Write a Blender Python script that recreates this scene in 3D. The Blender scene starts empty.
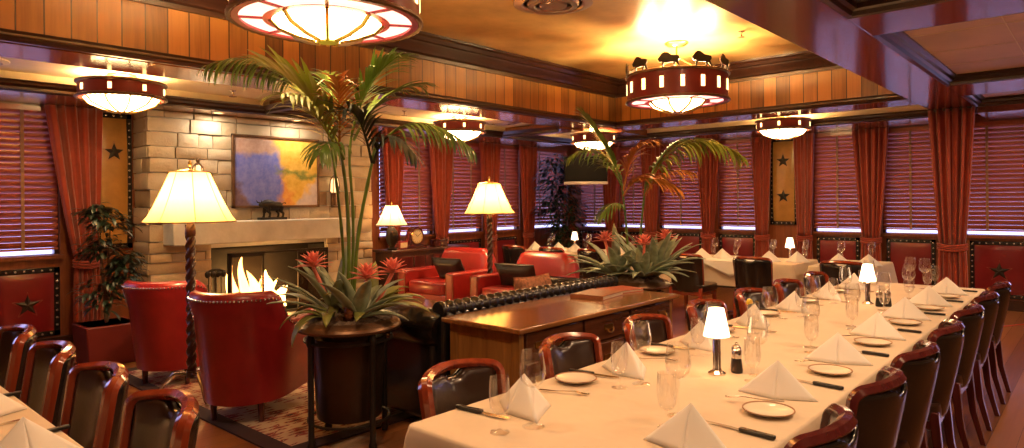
PEND_E, DRUM_E, FIRE_DL, FILL_E, FIRE_E, WORLD_E, EXPO = 170, 40, 4, 18, 14, 1.7, 1.0
import bpy, math, random
from math import sin, cos, pi, radians, sqrt
from mathutils import Vector, Matrix
random.seed(7)
S = bpy.context.scene
COL = S.collection

# ------------------------------------------------------------------ mesh builder
class MB:
    def __init__(s): s.v = []; s.f = []
    def add(s, vs, fs):
        o = len(s.v); s.v += [tuple(p) for p in vs]; s.f += [tuple(i + o for i in q) for q in fs]; return s
    def box(s, c, d, rz=0, taper=1.0):
        x, y, z = [k / 2 for k in d]; vs = []
        for sz in (-1, 1):
            k = taper if sz < 0 else 1
            for sx, sy in ((-1, -1), (1, -1), (1, 1), (-1, 1)):
                px, py = sx * x * k, sy * y * k
                vs.append((c[0] + px * cos(rz) - py * sin(rz), c[1] + px * sin(rz) + py * cos(rz), c[2] + sz * z))
        return s.add(vs, [(3, 2, 1, 0), (4, 5, 6, 7), (0, 1, 5, 4), (1, 2, 6, 5), (2, 3, 7, 6), (3, 0, 4, 7)])
    def span(s, x0, x1, y0, y1, z0, z1):
        return s.box(((x0 + x1) / 2, (y0 + y1) / 2, (z0 + z1) / 2), (abs(x1 - x0), abs(y1 - y0), abs(z1 - z0)))
    def rings(s, rings, closed=True, cap0=True, cap1=True):
        n = len(rings[0]); vs = [p for r in rings for p in r]; fs = []
        for i in range(len(rings) - 1):
            for j in range(n if closed else n - 1):
                k = (j + 1) % n
                fs.append((i * n + j, i * n + k, (i + 1) * n + k, (i + 1) * n + j))
        if closed and cap0: fs.append(tuple(range(n))[::-1])
        if closed and cap1: fs.append(tuple((len(rings) - 1) * n + j for j in range(n)))
        return s.add(vs, fs)
    def lathe(s, prof, n=24, c=(0, 0, 0), cap0=True, cap1=True, fn=None):
        R = []
        for r, z in prof:
            ring = []
            for j in range(n):
                a = 2 * pi * j / n; rr = r * (fn(a, z) if fn else 1)
                ring.append((c[0] + rr * cos(a), c[1] + rr * sin(a), c[2] + z))
            R.append(ring)
        return s.rings(R, True, cap0, cap1)
    def tube(s, path, r, n=8, twist=0.0, lobes=0, lamp=0.0):
        P = [Vector(p) for p in path]; R = []; ref = None
        for i, p in enumerate(P):
            t = (P[min(i + 1, len(P) - 1)] - P[max(i - 1, 0)]).normalized()
            if ref is None: ref = Vector((0, 0, 1)) if abs(t.z) < .9 else Vector((1, 0, 0))
            u = (ref - t * ref.dot(t)).normalized(); w = t.cross(u); ref = u
            rr = r[i] if isinstance(r, (list, tuple)) else r
            ring = []
            for j in range(n):
                a = 2 * pi * j / n
                k = 1 + lamp * cos(lobes * (a - twist * i)) if lobes else 1
                ring.append(p + (u * cos(a) + w * sin(a)) * rr * k)
            R.append(ring)
        return s.rings(R)
    def rect(s, path, normals, w, t):
        P = [Vector(p) for p in path]; R = []
        for i, p in enumerate(P):
            T = (P[min(i + 1, len(P) - 1)] - P[max(i - 1, 0)]).normalized()
            N = Vector(normals[i]); N = (N - T * N.dot(T)).normalized(); B = T.cross(N)
            ww = w[i] if isinstance(w, (list, tuple)) else w
            c = .3
            R.append([p + B * ww * a + N * t * b for a, b in ((-.5, -.5 + c), (-.5 + c * t / ww, -.5), (.5 - c * t / ww, -.5), (.5, -.5 + c), (.5, .5 - c), (.5 - c * t / ww, .5), (-.5 + c * t / ww, .5), (-.5, .5 - c))])
        return s.rings(R)
    def prism(s, poly, h0, h1, f=lambda x, y, h: (x, y, h)):
        n = len(poly)
        vs = [f(x, y, h0) for x, y in poly] + [f(x, y, h1) for x, y in poly]
        return s.add(vs, [tuple(range(n))[::-1], tuple(range(n, 2 * n))] + [(i, (i + 1) % n, n + (i + 1) % n, n + i) for i in range(n)])
    def grid(s, f, nu, nv):
        vs = [f(i / nu, j / nv) for i in range(nu + 1) for j in range(nv + 1)]
        return s.add(vs, [(i * (nv + 1) + j, (i + 1) * (nv + 1) + j, (i + 1) * (nv + 1) + j + 1, i * (nv + 1) + j + 1) for i in range(nu) for j in range(nv)])
    def puff(s, c, d, e=.35, n=20, m=12, M=None):
        """rounded cushion: superellipsoid of size d"""
        sg = lambda x, p: math.copysign(abs(x) ** p, x)
        R = []
        for i in range(m + 1):
            b = -pi / 2 + pi * i / m
            cb, sb = max(abs(cos(b)), 1e-3) ** e, sg(sin(b), e)
            ring = []
            for j in range(n):
                a = 2 * pi * j / n
                p = Vector((d[0] / 2 * cb * sg(cos(a), e), d[1] / 2 * cb * sg(sin(a), e), d[2] / 2 * sb))
                if M: p = M @ p
                ring.append((c[0] + p.x, c[1] + p.y, c[2] + p.z))
            R.append(ring)
        return s.rings(R)
    def blob(s, c, r, n=10, m=6):
        R = []
        for i in range(m + 1):
            b = -pi / 2 + pi * i / m
            R.append([(c[0] + r[0] * cos(b) * cos(2 * pi * j / n), c[1] + r[1] * cos(b) * sin(2 * pi * j / n), c[2] + r[2] * sin(b)) for j in range(n)])
        return s.rings(R)
    def build(s, name, mat, parent=None, loc=(0, 0, 0), rz=0, bevel=0, seg=2, solid=0, sub=0, sharp=40):
        me = bpy.data.meshes.new(name); me.from_pydata(s.v, [], s.f); me.validate(); me.update()
        for p in me.polygons: p.use_smooth = True
        me.set_sharp_from_angle(angle=radians(sharp))
        me.materials.append(mat)
        o = bpy.data.objects.new(name, me); COL.objects.link(o)
        if parent: o.parent = parent
        o.location = loc; o.rotation_euler = (0, 0, rz)
        if solid:
            m = o.modifiers.new('solid', 'SOLIDIFY'); m.thickness = solid; m.offset = 0
        if bevel:
            m = o.modifiers.new('bevel', 'BEVEL'); m.width = bevel; m.segments = seg; m.limit_method = 'ANGLE'; m.angle_limit = radians(40); m.harden_normals = False
        if sub:
            m = o.modifiers.new('sub', 'SUBSURF'); m.levels = sub; m.render_levels = sub
        return o

def tag(o, label, cat, group=None, kind=None):
    o['label'] = label; o['category'] = cat
    if group: o['group'] = group
    if kind: o['kind'] = kind
    return o
def thing(name, label, cat, loc=(0, 0, 0), rz=0, group=None):
    o = bpy.data.objects.new(name, None); COL.objects.link(o)
    o.empty_display_size = .1
    o.location = loc; o.rotation_euler = (0, 0, rz)
    return tag(o, label, cat, group)
def struct(o):
    o['kind'] = 'structure'; return o
def part_label(o, l): o['label'] = l; return o
def dup(root, loc, rz, label, group=None):
    r = root.copy(); COL.objects.link(r); r.location = loc; r.rotation_euler = (0, 0, rz)
    r['label'] = label
    if group: r['group'] = group
    for ch in root.children:
        c = ch.copy(); COL.objects.link(c); c.parent = r
        for g in ch.children:
            d = g.copy(); COL.objects.link(d); d.parent = c
    return r
class Maker:
    """first call moves the prototype, later calls copy it"""
    def __init__(s, proto): s.p = proto; s.used = False
    def put(s, loc, rz, label, group=None):
        if not s.used:
            s.used = True; s.p.location = loc; s.p.rotation_euler = (0, 0, rz); s.p['label'] = label
            if group: s.p['group'] = group
            return s.p
        return dup(s.p, loc, rz, label, group)

# ------------------------------------------------------------------ materials
def nm(name):
    m = bpy.data.materials.new(name); m.use_nodes = True
    nt = m.node_tree; b = nt.nodes['Principled BSDF']
    return m, nt, b
def N(nt, t, **k):
    n = nt.nodes.new(t)
    for a, v in k.items():
        if a in n.inputs.keys() if hasattr(n.inputs, 'keys') else False: n.inputs[a].default_value = v
        else: setattr(n, a, v)
    return n
def L(nt, a, b): nt.links.new(a, b)
def rgb(c): return (c[0], c[1], c[2], 1)
def ramp(nt, fac, stops):
    r = nt.nodes.new('ShaderNodeValToRGB'); e = r.color_ramp.elements
    while len(e) < len(stops): e.new(.5)
    for el, (p, c) in zip(e, stops): el.position = p; el.color = rgb(c)
    L(nt, fac, r.inputs['Fac']); return r.outputs['Color']
def noise(nt, scale=5, detail=4, vec=None, rough=.55):
    n = nt.nodes.new('ShaderNodeTexNoise'); n.inputs['Scale'].default_value = scale; n.inputs['Detail'].default_value = detail; n.inputs['Roughness'].default_value = rough
    if vec is not None: L(nt, vec, n.inputs['Vector'])
    return n.outputs['Fac']
def coords(nt, scale=(1, 1, 1), kind='Object'):
    t = nt.nodes.new('ShaderNodeTexCoord'); m = nt.nodes.new('ShaderNodeMapping'); m.inputs['Scale'].default_value = scale
    L(nt, t.outputs[kind], m.inputs['Vector']); return m.outputs['Vector']
def bump(nt, b, h, strength=.3, dist=.01):
    n = nt.nodes.new('ShaderNodeBump'); n.inputs['Strength'].default_value = strength; n.inputs['Distance'].default_value = dist
    L(nt, h, n.inputs['Height']); L(nt, n.outputs['Normal'], b.inputs['Normal'])
def plain(name, c, rough=.5, metal=0, spec=.5, coat=0, sheen=0, var=.12, scale=8, bmp=0, bscale=60, bdist=.003):
    m, nt, b = nm(name)
    b.inputs['Roughness'].default_value = rough; b.inputs['Metallic'].default_value = metal
    b.inputs['Specular IOR Level'].default_value = spec; b.inputs['Coat Weight'].default_value = coat; b.inputs['Coat Roughness'].default_value = .12
    b.inputs['Sheen Weight'].default_value = sheen
    v = coords(nt)
    f = noise(nt, scale, 4, v)
    L(nt, ramp(nt, f, [(.25, [k * (1 - var) for k in c]), (.75, [min(1, k * (1 + var)) for k in c])]), b.inputs['Base Color'])
    if bmp: bump(nt, b, noise(nt, bscale, 3, v), bmp, bdist)
    return m
def wood(name, c0, c1, axis='X', rough=.3, coat=.3, scale=1.0, spec=.5):
    m, nt, b = nm(name)
    sc = {'X': (1.2, 14, 14), 'Y': (14, 1.2, 14), 'Z': (14, 14, 1.2)}[axis]
    v = coords(nt, [k * scale for k in sc])
    f = noise(nt, 1.6, 6, v, .65)
    L(nt, ramp(nt, f, [(.3, c0), (.7, c1)]), b.inputs['Base Color'])
    b.inputs['Roughness'].default_value = rough; b.inputs['Coat Weight'].default_value = coat; b.inputs['Coat Roughness'].default_value = .1; b.inputs['Specular IOR Level'].default_value = spec
    bump(nt, b, f, .08, .002)
    return m
def planks(name, c0, c1, axis, width, rough=.35, coat=.2, gap=.03, gapc=(.02, .008, .003), grain='Z'):
    """boards laid side by side along `axis`, each its own tone"""
    m, nt, b = nm(name)
    t = nt.nodes.new('ShaderNodeTexCoord'); sp = nt.nodes.new('ShaderNodeSeparateXYZ'); L(nt, t.outputs['Object'], sp.inputs[0])
    d = N(nt, 'ShaderNodeMath', operation='DIVIDE'); L(nt, sp.outputs[axis], d.inputs[0]); d.inputs[1].default_value = width
    fl = N(nt, 'ShaderNodeMath', operation='FLOOR'); L(nt, d.outputs[0], fl.inputs[0])
    fr = N(nt, 'ShaderNodeMath', operation='FRACT'); L(nt, d.outputs[0], fr.inputs[0])
    wn = nt.nodes.new('ShaderNodeTexWhiteNoise'); wn.noise_dimensions = '1D'; L(nt, fl.outputs[0], wn.inputs['W'])
    sc = {'X': (1, 18, 18), 'Y': (18, 1, 18), 'Z': (18, 18, 1)}[grain]
    mp = nt.nodes.new('ShaderNodeMapping'); mp.inputs['Scale'].default_value = sc; L(nt, t.outputs['Object'], mp.inputs['Vector'])
    ad = N(nt, 'ShaderNodeVectorMath', operation='ADD'); L(nt, mp.outputs[0], ad.inputs[0]); L(nt, wn.outputs['Color'], ad.inputs[1])
    f = noise(nt, 1.4, 6, ad.outputs[0], .65)
    mx = N(nt, 'ShaderNodeMath', operation='MULTIPLY_ADD'); L(nt, wn.outputs['Value'], mx.inputs[0]); mx.inputs[1].default_value = .5
    sb = N(nt, 'ShaderNodeMath', operation='MULTIPLY'); L(nt, f, sb.inputs[0]); sb.inputs[1].default_value = .62
    L(nt, sb.outputs[0], mx.inputs[2])
    colr = ramp(nt, mx.outputs[0], [(.2, c0), (.75, c1)])
    ls = N(nt, 'ShaderNodeMath', operation='LESS_THAN'); L(nt, fr.outputs[0], ls.inputs[0]); ls.inputs[1].default_value = gap
    mix = N(nt, 'ShaderNodeMix', data_type='RGBA'); L(nt, ls.outputs[0], mix.inputs['Factor']); L(nt, colr, mix.inputs[6]); mix.inputs[7].default_value = rgb(gapc)
    L(nt, mix.outputs[2], b.inputs['Base Color'])
    b.inputs['Roughness'].default_value = rough; b.inputs['Coat Weight'].default_value = coat; b.inputs['Coat Roughness'].default_value = .15
    iv = N(nt, 'ShaderNodeMath', operation='SUBTRACT'); iv.inputs[0].default_value = 1; L(nt, ls.outputs[0], iv.inputs[1])
    bump(nt, b, iv.outputs[0], .5, .004)
    return m
def emit(name, c, st, mixw=None):
    m, nt, b = nm(name)
    b.inputs['Base Color'].default_value = rgb(c); b.inputs['Roughness'].default_value = .4
    b.inputs['Emission Color'].default_value = rgb(c); b.inputs['Emission Strength'].default_value = st
    v = coords(nt); f = noise(nt, 6, 2, v)
    L(nt, ramp(nt, f, [(.3, [k * .85 for k in c]), (.7, c)]), b.inputs['Emission Color'])
    return m
def thin_glass(name, tint=(1, 1, 1), f0=.07):
    m, nt, b = nm(name); nt.nodes.remove(b)
    out = nt.nodes['Material Output']
    tr = nt.nodes.new('ShaderNodeBsdfTransparent'); tr.inputs[0].default_value = rgb(tint)
    gl = nt.nodes.new('ShaderNodeBsdfGlossy'); gl.inputs['Roughness'].default_value = .03; gl.inputs[0].default_value = (1, 1, 1, 1)
    lw = nt.nodes.new('ShaderNodeLayerWeight'); lw.inputs['Blend'].default_value = .35
    mr = nt.nodes.new('ShaderNodeMapRange'); L(nt, lw.outputs['Facing'], mr.inputs[0]); mr.inputs[3].default_value = f0; mr.inputs[4].default_value = .85
    pw = N(nt, 'ShaderNodeMath', operation='POWER'); L(nt, lw.outputs['Facing'], pw.inputs[0]); pw.inputs[1].default_value = 2.3
    L(nt, pw.outputs[0], mr.inputs[0])
    mx = nt.nodes.new('ShaderNodeMixShader'); L(nt, mr.outputs[0], mx.inputs[0]); L(nt, tr.outputs[0], mx.inputs[1]); L(nt, gl.outputs[0], mx.inputs[2])
    L(nt, mx.outputs[0], out.inputs[0])
    return m
def shade_mat(name, c, em, st):
    """lamp shade cloth: lets the bulb's light through and glows softly"""
    m, nt, b = nm(name); nt.nodes.remove(b); out = nt.nodes['Material Output']
    v = coords(nt, (40, 40, 3)); f = noise(nt, 2, 3, v)
    col = ramp(nt, f, [(.3, [k * .92 for k in c]), (.7, c)])
    tl = nt.nodes.new('ShaderNodeBsdfTranslucent'); df = nt.nodes.new('ShaderNodeBsdfDiffuse')
    L(nt, col, tl.inputs[0]); L(nt, col, df.inputs[0])
    mx = nt.nodes.new('ShaderNodeMixShader'); mx.inputs[0].default_value = .3; L(nt, tl.outputs[0], mx.inputs[1]); L(nt, df.outputs[0], mx.inputs[2])
    e = nt.nodes.new('ShaderNodeEmission'); e.inputs[0].default_value = rgb(em); e.inputs[1].default_value = st
    ad = nt.nodes.new('ShaderNodeAddShader'); L(nt, mx.outputs[0], ad.inputs[0]); L(nt, e.outputs[0], ad.inputs[1])
    L(nt, ad.outputs[0], out.inputs[0])
    return m

M = {}
M['pine'] = planks('honey_pine_boards', (.08, .026, .006), (.42, .175, .034), 'X', .165, gap=.06)
M['pine_y'] = planks('honey_pine_boards_back', (.08, .026, .006), (.42, .175, .034), 'Y', .165, gap=.06)
M['floor'] = planks('oak_floor', (.13, .040, .013), (.32, .125, .042), 'Y', .14, rough=.28, coat=.3, gap=.02, grain='X')
M['darkwood'] = wood('dark_mahogany_moulding', (.018, .006, .004), (.05, .016, .009), 'X', .3, .4)
M['beam'] = wood('red_mahogany_beam', (.11, .022, .011), (.20, .045, .022), 'X', .2, .6)
M['beam_warm'] = wood('warm_mahogany_board', (.19, .06, .02), (.32, .11, .035), 'X', .22, .5)
M['pilaster'] = wood('red_brown_panelling', (.15, .038, .014), (.26, .075, .026), 'Z', .35, .3)
M['frame'] = wood('cherry_chair_frame', (.15, .022, .010), (.30, .05, .018), 'Z', .16, .7)
M['frame_dark'] = wood('dark_cherry_chair_frame', (.05, .009, .010), (.11, .018, .018), 'Z', .16, .7)  # right chairs' shade and purple reflection put in the colour; plain dark wood elsewhere
M['desk'] = wood('walnut_desk', (.16, .058, .016), (.36, .15, .045), 'X', .22, .5)
M['deskside'] = wood('walnut_desk_side', (.20, .085, .02), (.40, .19, .05), 'Z', .3, .3)
M['deskdark'] = wood('dark_walnut_drawers', (.07, .022, .010), (.15, .05, .02), 'X', .25, .4)
M['console'] = wood('dark_console', (.04, .014, .010), (.09, .03, .018), 'X', .3, .4)
M['gold'] = plain('gold_glazed_plaster', (.50, .30, .11), .42, var=.3, scale=2.2, bmp=.12, bscale=12, bdist=.01)
M['cream'] = plain('cream_plaster', (.80, .70, .52), .6, var=.08, scale=3)
M['creamr'] = plain('tan_plaster', (.62, .46, .37), .55, var=.15, scale=2)  # cream of the right trays with its purplish-brown light put into the colour
M['goldleather'] = plain('gold_brown_leather', (.38, .19, .045), .28, coat=.3, var=.25, scale=5, bmp=.2, bscale=18, bdist=.02)
M['wallred'] = plain('rust_wall', (.20, .055, .025), .5)
M['wallback'] = plain('tan_wall', (.42, .26, .15), .6)
M['redleather'] = plain('cranberry_leather', (.25, .012, .014), .33, coat=.25, var=.2, scale=6, bmp=.18, bscale=90)
M['redleather2'] = plain('bright_red_leather', (.30, .018, .016), .3, coat=.25, var=.15, scale=6, bmp=.15, bscale=90)
M['panelleather'] = plain('dark_red_leather', (.17, .008, .012), .3, coat=.3, var=.2, scale=4, bmp=.15, bscale=70)
M['blackleather'] = plain('black_leather', (.012, .010, .010), .25, coat=.4, var=.3, bmp=.2, bscale=80)
M['brownleather'] = plain('black_brown_leather', (.022, .009, .006), .28, coat=.35, var=.3, scale=5, bmp=.2, bscale=40)
M['pillow'] = plain('charcoal_leather_pillow', (.025, .020, .018), .4, coat=.1, var=.3, bmp=.3, bscale=14, bdist=.02)
M['patterned'] = plain('brocade_pillow', (.30, .12, .06), .7, var=.7, scale=40)
M['curtain'] = plain('rust_velvet_curtain', (.30, .036, .016), .75, sheen=.4, var=.18, scale=9)
M['blind'] = wood('wooden_blind_slats', (.30, .065, .038), (.46, .125, .075), 'X', .24, .7)
M['tape'] = plain('blind_tape', (.34, .17, .09), .8)
M['stud'] = plain('pewter_studs', (.55, .52, .50), .25, metal=1)
M['brass'] = plain('aged_brass', (.55, .34, .10), .3, metal=1)
M['chrome'] = plain('polished_steel', (.62, .58, .54), .14, metal=1, var=.05)
M['steel'] = plain('steel_cutlery', (.60, .52, .42), .22, metal=1, var=.05)
M['iron'] = plain('wrought_iron', (.035, .028, .024), .45, metal=.6, bmp=.2, bscale=50)
M['bronze'] = plain('bronze', (.16, .085, .045), .38, metal=.6, var=.35, bmp=.2, bscale=30)
M['drum'] = plain('bronze_planter', (.045, .026, .017), .35, metal=.5, var=.35, scale=4)
M['cloth'] = plain('white_tablecloth', (.66, .54, .41), .8, var=.05, scale=3, bmp=.5, bscale=5.0, bdist=.02)
M['pinkcloth'] = plain('peach_cloth', (.72, .42, .33), .8, var=.04)
M['napkin'] = plain('white_napkin', (.82, .79, .75), .8, var=.03, bmp=.15, bscale=12)
M['china'] = plain('cream_china', (.80, .72, .58), .15, coat=.4, var=.03)
M['blackplastic'] = plain('black_handle', (.012, .010, .010), .3, var=.2)
M['stone'] = None
M['mantel'] = plain('grey_stone_mantel', (.58, .60, .60), .6, var=.25, scale=3, bmp=.35, bscale=14, bdist=.01)
M['soot'] = plain('sooty_brick', (.016, .013, .012), .8, var=.4, bmp=.4, bscale=20)
M['log'] = plain('charred_log', (.05, .03, .02), .9, var=.5, bmp=.6, bscale=25)
M['leaf'] = plain('palm_leaf', (.12, .20, .03), .35, coat=.15, var=.45, scale=5)
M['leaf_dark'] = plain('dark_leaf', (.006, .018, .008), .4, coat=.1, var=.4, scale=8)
M['leaf_orange'] = plain('orange_palm_leaf', (.42, .15, .02), .4, var=.55, scale=6)  # green fronds with orange lamp light painted into the leaf colour
M['leaf_mix'] = plain('palm_leaf_turning_orange', (.24, .28, .03), .38, coat=.1, var=.2, scale=5)  # yellower leaf colour standing in for lamp light on the fronds
M['stem'] = plain('green_cane', (.12, .19, .025), .35, var=.35, scale=10)
M['bark'] = plain('bark', (.09, .05, .03), .8, var=.3, bmp=.4, bscale=30)
M['brom'] = plain('bromeliad_leaf', (.27, .33, .22), .4, var=.4, scale=14)
M['brom2'] = plain('yellow_green_leaf', (.24, .25, .06), .4, var=.4, scale=10)
M['bromflower'] = plain('coral_bract', (.85, .22, .16), .5, var=.25, scale=20)
M['moss'] = plain('grey_moss', (.17, .12, .085), .95, var=.5, scale=30, bmp=.8, bscale=40, bdist=.02)
M['pot'] = plain('dark_red_box', (.14, .016, .016), .45)
M['tv'] = plain('tv_black', (.004, .003, .003), .6, spec=.1)
M['silver'] = plain('silver_plastic', (.45, .36, .32), .35, metal=.4)
M['lampred'] = plain('lamp_red_band', (.17, .016, .012), .4, coat=.1)
M['ribred'] = plain('lamp_red_rib', (.30, .02, .03), .4)
M['bowl'] = emit('lit_glass_bowl', (1, .68, .30), 15)
M['ring'] = emit('lit_pink_ring', (1, .46, .38), 1.3)
M['slot'] = emit('lit_slot', (1, .62, .22), 3)
M['shade'] = shade_mat('parchment_shade', (.92, .60, .24), (1, .48, .08), .22)
M['shade2'] = shade_mat('linen_shade', (.90, .66, .40), (1, .60, .30), .35)
M['minishade'] = emit('frosted_lamp_shade', (1, .70, .42), 3.0)
M['flame'] = emit('flame', (1, .52, .14), 7)
M['glass'] = thin_glass('clear_glass', (.988, .986, .982))
M['smoke'] = thin_glass('fire_screen_glass', (.8, .75, .7), .02)
M['book1'] = plain('book_cover_brown', (.30, .12, .06), .4); M['book2'] = plain('book_cover_rust', (.42, .10, .05), .4); M['paper'] = plain('paper_edge', (.70, .60, .45), .8)
M['lemon'] = plain('lemon', (.75, .50, .03), .4)
M['face'] = plain('clock_face', (.75, .62, .40), .5)
M['vent'] = plain('ceiling_vent_metal', (.38, .26, .20), .35, metal=.6)
M['wine'] = plain('white_wall_trim', (.6, .5, .4), .5)
M['cordred'] = plain('orange_cord', (.55, .07, .03), .5)
def stone_mat():
    m, nt, b = nm('limestone'); v = coords(nt)
    f = noise(nt, 2.2, 5, v); g = noise(nt, 22, 5, v, .7)
    at = nt.nodes.new('ShaderNodeAttribute'); at.attribute_name = 'tone'
    ad = N(nt, 'ShaderNodeMath', operation='MULTIPLY_ADD'); L(nt, at.outputs['Fac'], ad.inputs[0]); ad.inputs[1].default_value = .5; L(nt, f, ad.inputs[2])
    L(nt, ramp(nt, ad.outputs[0], [(.35, (.28, .20, .125)), (.65, (.42, .33, .225)), (.95, (.52, .45, .35))]), b.inputs['Base Color'])
    b.inputs['Roughness'].default_value = .85; bump(nt, b, g, .6, .012); return m
M['stone'] = stone_mat()
def rug_mat():
    m, nt, b = nm('oriental_rug')
    v = coords(nt, (7, 7, 7)); vo = nt.nodes.new('ShaderNodeTexVoronoi'); vo.feature = 'F1'; vo.distance = 'MANHATTAN'; L(nt, v, vo.inputs['Vector']); vo.inputs['Scale'].default_value = 1.0
    vo.inputs['Randomness'].default_value = .55
    wv = nt.nodes.new('ShaderNodeTexWave'); wv.wave_type = 'RINGS'; wv.inputs['Scale'].default_value = .9; wv.inputs['Distortion'].default_value = 6; L(nt, v, wv.inputs['Vector'])
    mxf = N(nt, 'ShaderNodeMath', operation='MULTIPLY_ADD'); L(nt, wv.outputs['Fac'], mxf.inputs[0]); mxf.inputs[1].default_value = .5; L(nt, vo.outputs['Distance'], mxf.inputs[2])
    L(nt, ramp(nt, mxf.outputs[0], [(.25, (.03, .02, .03)), (.42, (.24, .02, .02)), (.56, (.30, .03, .03)), (.62, (.50, .38, .27)), (.68, (.06, .025, .04)), (.80, (.28, .03, .03)), (.9, (.46, .34, .24))]), b.inputs['Base Color'])
    b.inputs['Roughness'].default_value = .95; return m
M['rug'] = rug_mat()
M['rugborder'] = plain('rug_border', (.035, .014, .016), .95)
def painting_mat():
    m, nt, b = nm('landscape_paint')
    t = nt.nodes.new('ShaderNodeTexCoord'); v = t.outputs['Object']
    nz = nt.nodes.new('ShaderNodeTexNoise'); nz.inputs['Scale'].default_value = 5; nz.inputs['Detail'].default_value = 6; L(nt, v, nz.inputs['Vector'])
    wob = N(nt, 'ShaderNodeVectorMath', operation='MULTIPLY_ADD'); L(nt, nz.outputs['Color'], wob.inputs[0]); wob.inputs[1].default_value = (.34, 0, .34); 
    L(nt, v, wob.inputs[2])
    sp = nt.nodes.new('ShaderNodeSeparateXYZ'); L(nt, wob.outputs[0], sp.inputs[0])     # wobbled x, z (offset about +.17)
    def lin(a, c, k):   # a*x + c*z + k
        p = N(nt, 'ShaderNodeMath', operation='MULTIPLY_ADD'); L(nt, sp.outputs['X'], p.inputs[0]); p.inputs[1].default_value = a; p.inputs[2].default_value = k
        q = N(nt, 'ShaderNodeMath', operation='MULTIPLY_ADD'); L(nt, sp.outputs['Z'], q.inputs[0]); q.inputs[1].default_value = c; L(nt, p.outputs[0], q.inputs[2]); return q.outputs[0]
    def over(base, colr, fac):
        mx = N(nt, 'ShaderNodeMix', data_type='RGBA'); L(nt, fac, mx.inputs['Factor']); L(nt, base, mx.inputs[6]); L(nt, colr, mx.inputs[7]); return mx.outputs[2]
    n2 = noise(nt, 9, 6, v, .7)
    def tone(c0, c1): return ramp(nt, n2, [(.3, c0), (.7, c1)])
    step = lambda f, w=.08: ramp(nt, f, [(0, (0, 0, 0)), (w, (1, 1, 1))])
    c = tone((.10, .14, .62), (.24, .27, .70))                                     # water
    c = over(c, tone((.34, .22, .20), (.52, .40, .38)), step(lin(0, 1, -.36)))     # far shore and sky
    c = over(c, tone((.10, .06, .12), (.26, .18, .22)), step(lin(-1, -.75, -.28))) # rocks, lower left
    c = over(c, tone((.62, .22, .05), (.80, .46, .12)), step(lin(1, -.1, -.18)))   # orange reflections
    c = over(c, tone((.60, .36, .04), (.82, .58, .14)), step(lin(1, .35, -.27)))   # golden trees
    c = over(c, tone((.50, .46, .52), (.70, .62, .60)), step(lin(.9, -.75, -.52))) # pale water, lower right
    band = N(nt, 'ShaderNodeMath', operation='ABSOLUTE'); L(nt, lin(.1, 1, -.20), band.inputs[0])
    g = ramp(nt, band.outputs[0], [(0, (1, 1, 1)), (.045, (0, 0, 0))])
    g2 = N(nt, 'ShaderNodeMix', data_type='RGBA'); g2.blend_type = 'MULTIPLY'; g2.inputs['Factor'].default_value = 1; L(nt, g, g2.inputs[6]); L(nt, step(lin(1, 0, -.10), .12), g2.inputs[7])
    c = over(c, tone((.10, .16, .04), (.30, .34, .08)), g2.outputs[2])             # green bank
    L(nt, c, b.inputs['Base Color']); b.inputs['Roughness'].default_value = .55; b.inputs['Specular IOR Level'].default_value = .25
    return m
M['painting'] = painting_mat()
# ------------------------------------------------------------------ the room
X0, X1, Y0, Y1 = -3.2, 11.04, -3.2, 8.2
SILL, HEAD = 1.0, 2.5
fl = struct(MB().span(X0, X1, Y0, Y1, -.1, 0).build('floor', M['floor']))

WL = [(-.9, .75), (.95, 2.08), (6.2, 7.28), (7.42, 8.42), (8.58, 9.42), (9.62, 10.9)]      # left-wall windows (x ranges)
WB = [(7.27, 7.98), (6.4, 7.06), (5.3, 6.2), (4.33, 5.05), (2.74, 3.48), (1.75, 2.5), (.52, 1.5), (-.75, .25)]   # back-wall windows (y ranges)
def pierced(axis, lo, hi, c0, c1, wins, z1=3.45):
    b = MB()
    def put(a0, a1, z0, zz):
        if a1 - a0 < .005: return
        if axis == 'x': b.span(a0, a1, c0, c1, z0, zz)
        else: b.span(c0, c1, a0, a1, z0, zz)
    ws = sorted(wins); p = lo
    for a, e in ws:
        put(p, a, 0, z1); put(a, e, 0, SILL); put(a, e, HEAD, z1); p = e
    put(p, hi, 0, z1)
    return b
struct(pierced('x', X0 - .15, X1 + .15, Y1, Y1 + .15, WL).build('wall_left', M['pilaster']))
struct(pierced('y', Y0 - .15, Y1, X1, X1 + .15, WB).build('wall_back', M['pilaster']))
struct(MB().span(X0 - .15, X1 + .15, Y0 - .15, Y0, 0, 3.45).build('wall_right', M['wallback']))
struct(MB().span(X0 - .15, X0, Y0, Y1, 0, 3.45).build('wall_front', M['wallback']))

# ceilings: the high gold coffer, the cream strips along the walls, the cream right trays with purplish-brown light painted in
struct(MB().span(X0, 8.7, 1.5, 5.7, 3.3, 3.45).build('ceiling', M['gold']))
struct(MB().span(X0, X1, 6.1, Y1, 2.70, 2.80).build('ceiling_left', M['cream']))
struct(MB().span(9.1, X1, 1.68, 6.1, 2.70, 2.80).build('ceiling_back', M['cream']))
struct(MB().span(X0, X1, Y0, 1.25, 2.715, 2.8).build('ceiling_right', M['creamr']))
struct(MB().span(X0 - .15, X1 + .15, Y0 - .15, Y1 + .15, 3.45, 3.5).build('ceiling_roof', M['cream']))

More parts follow.
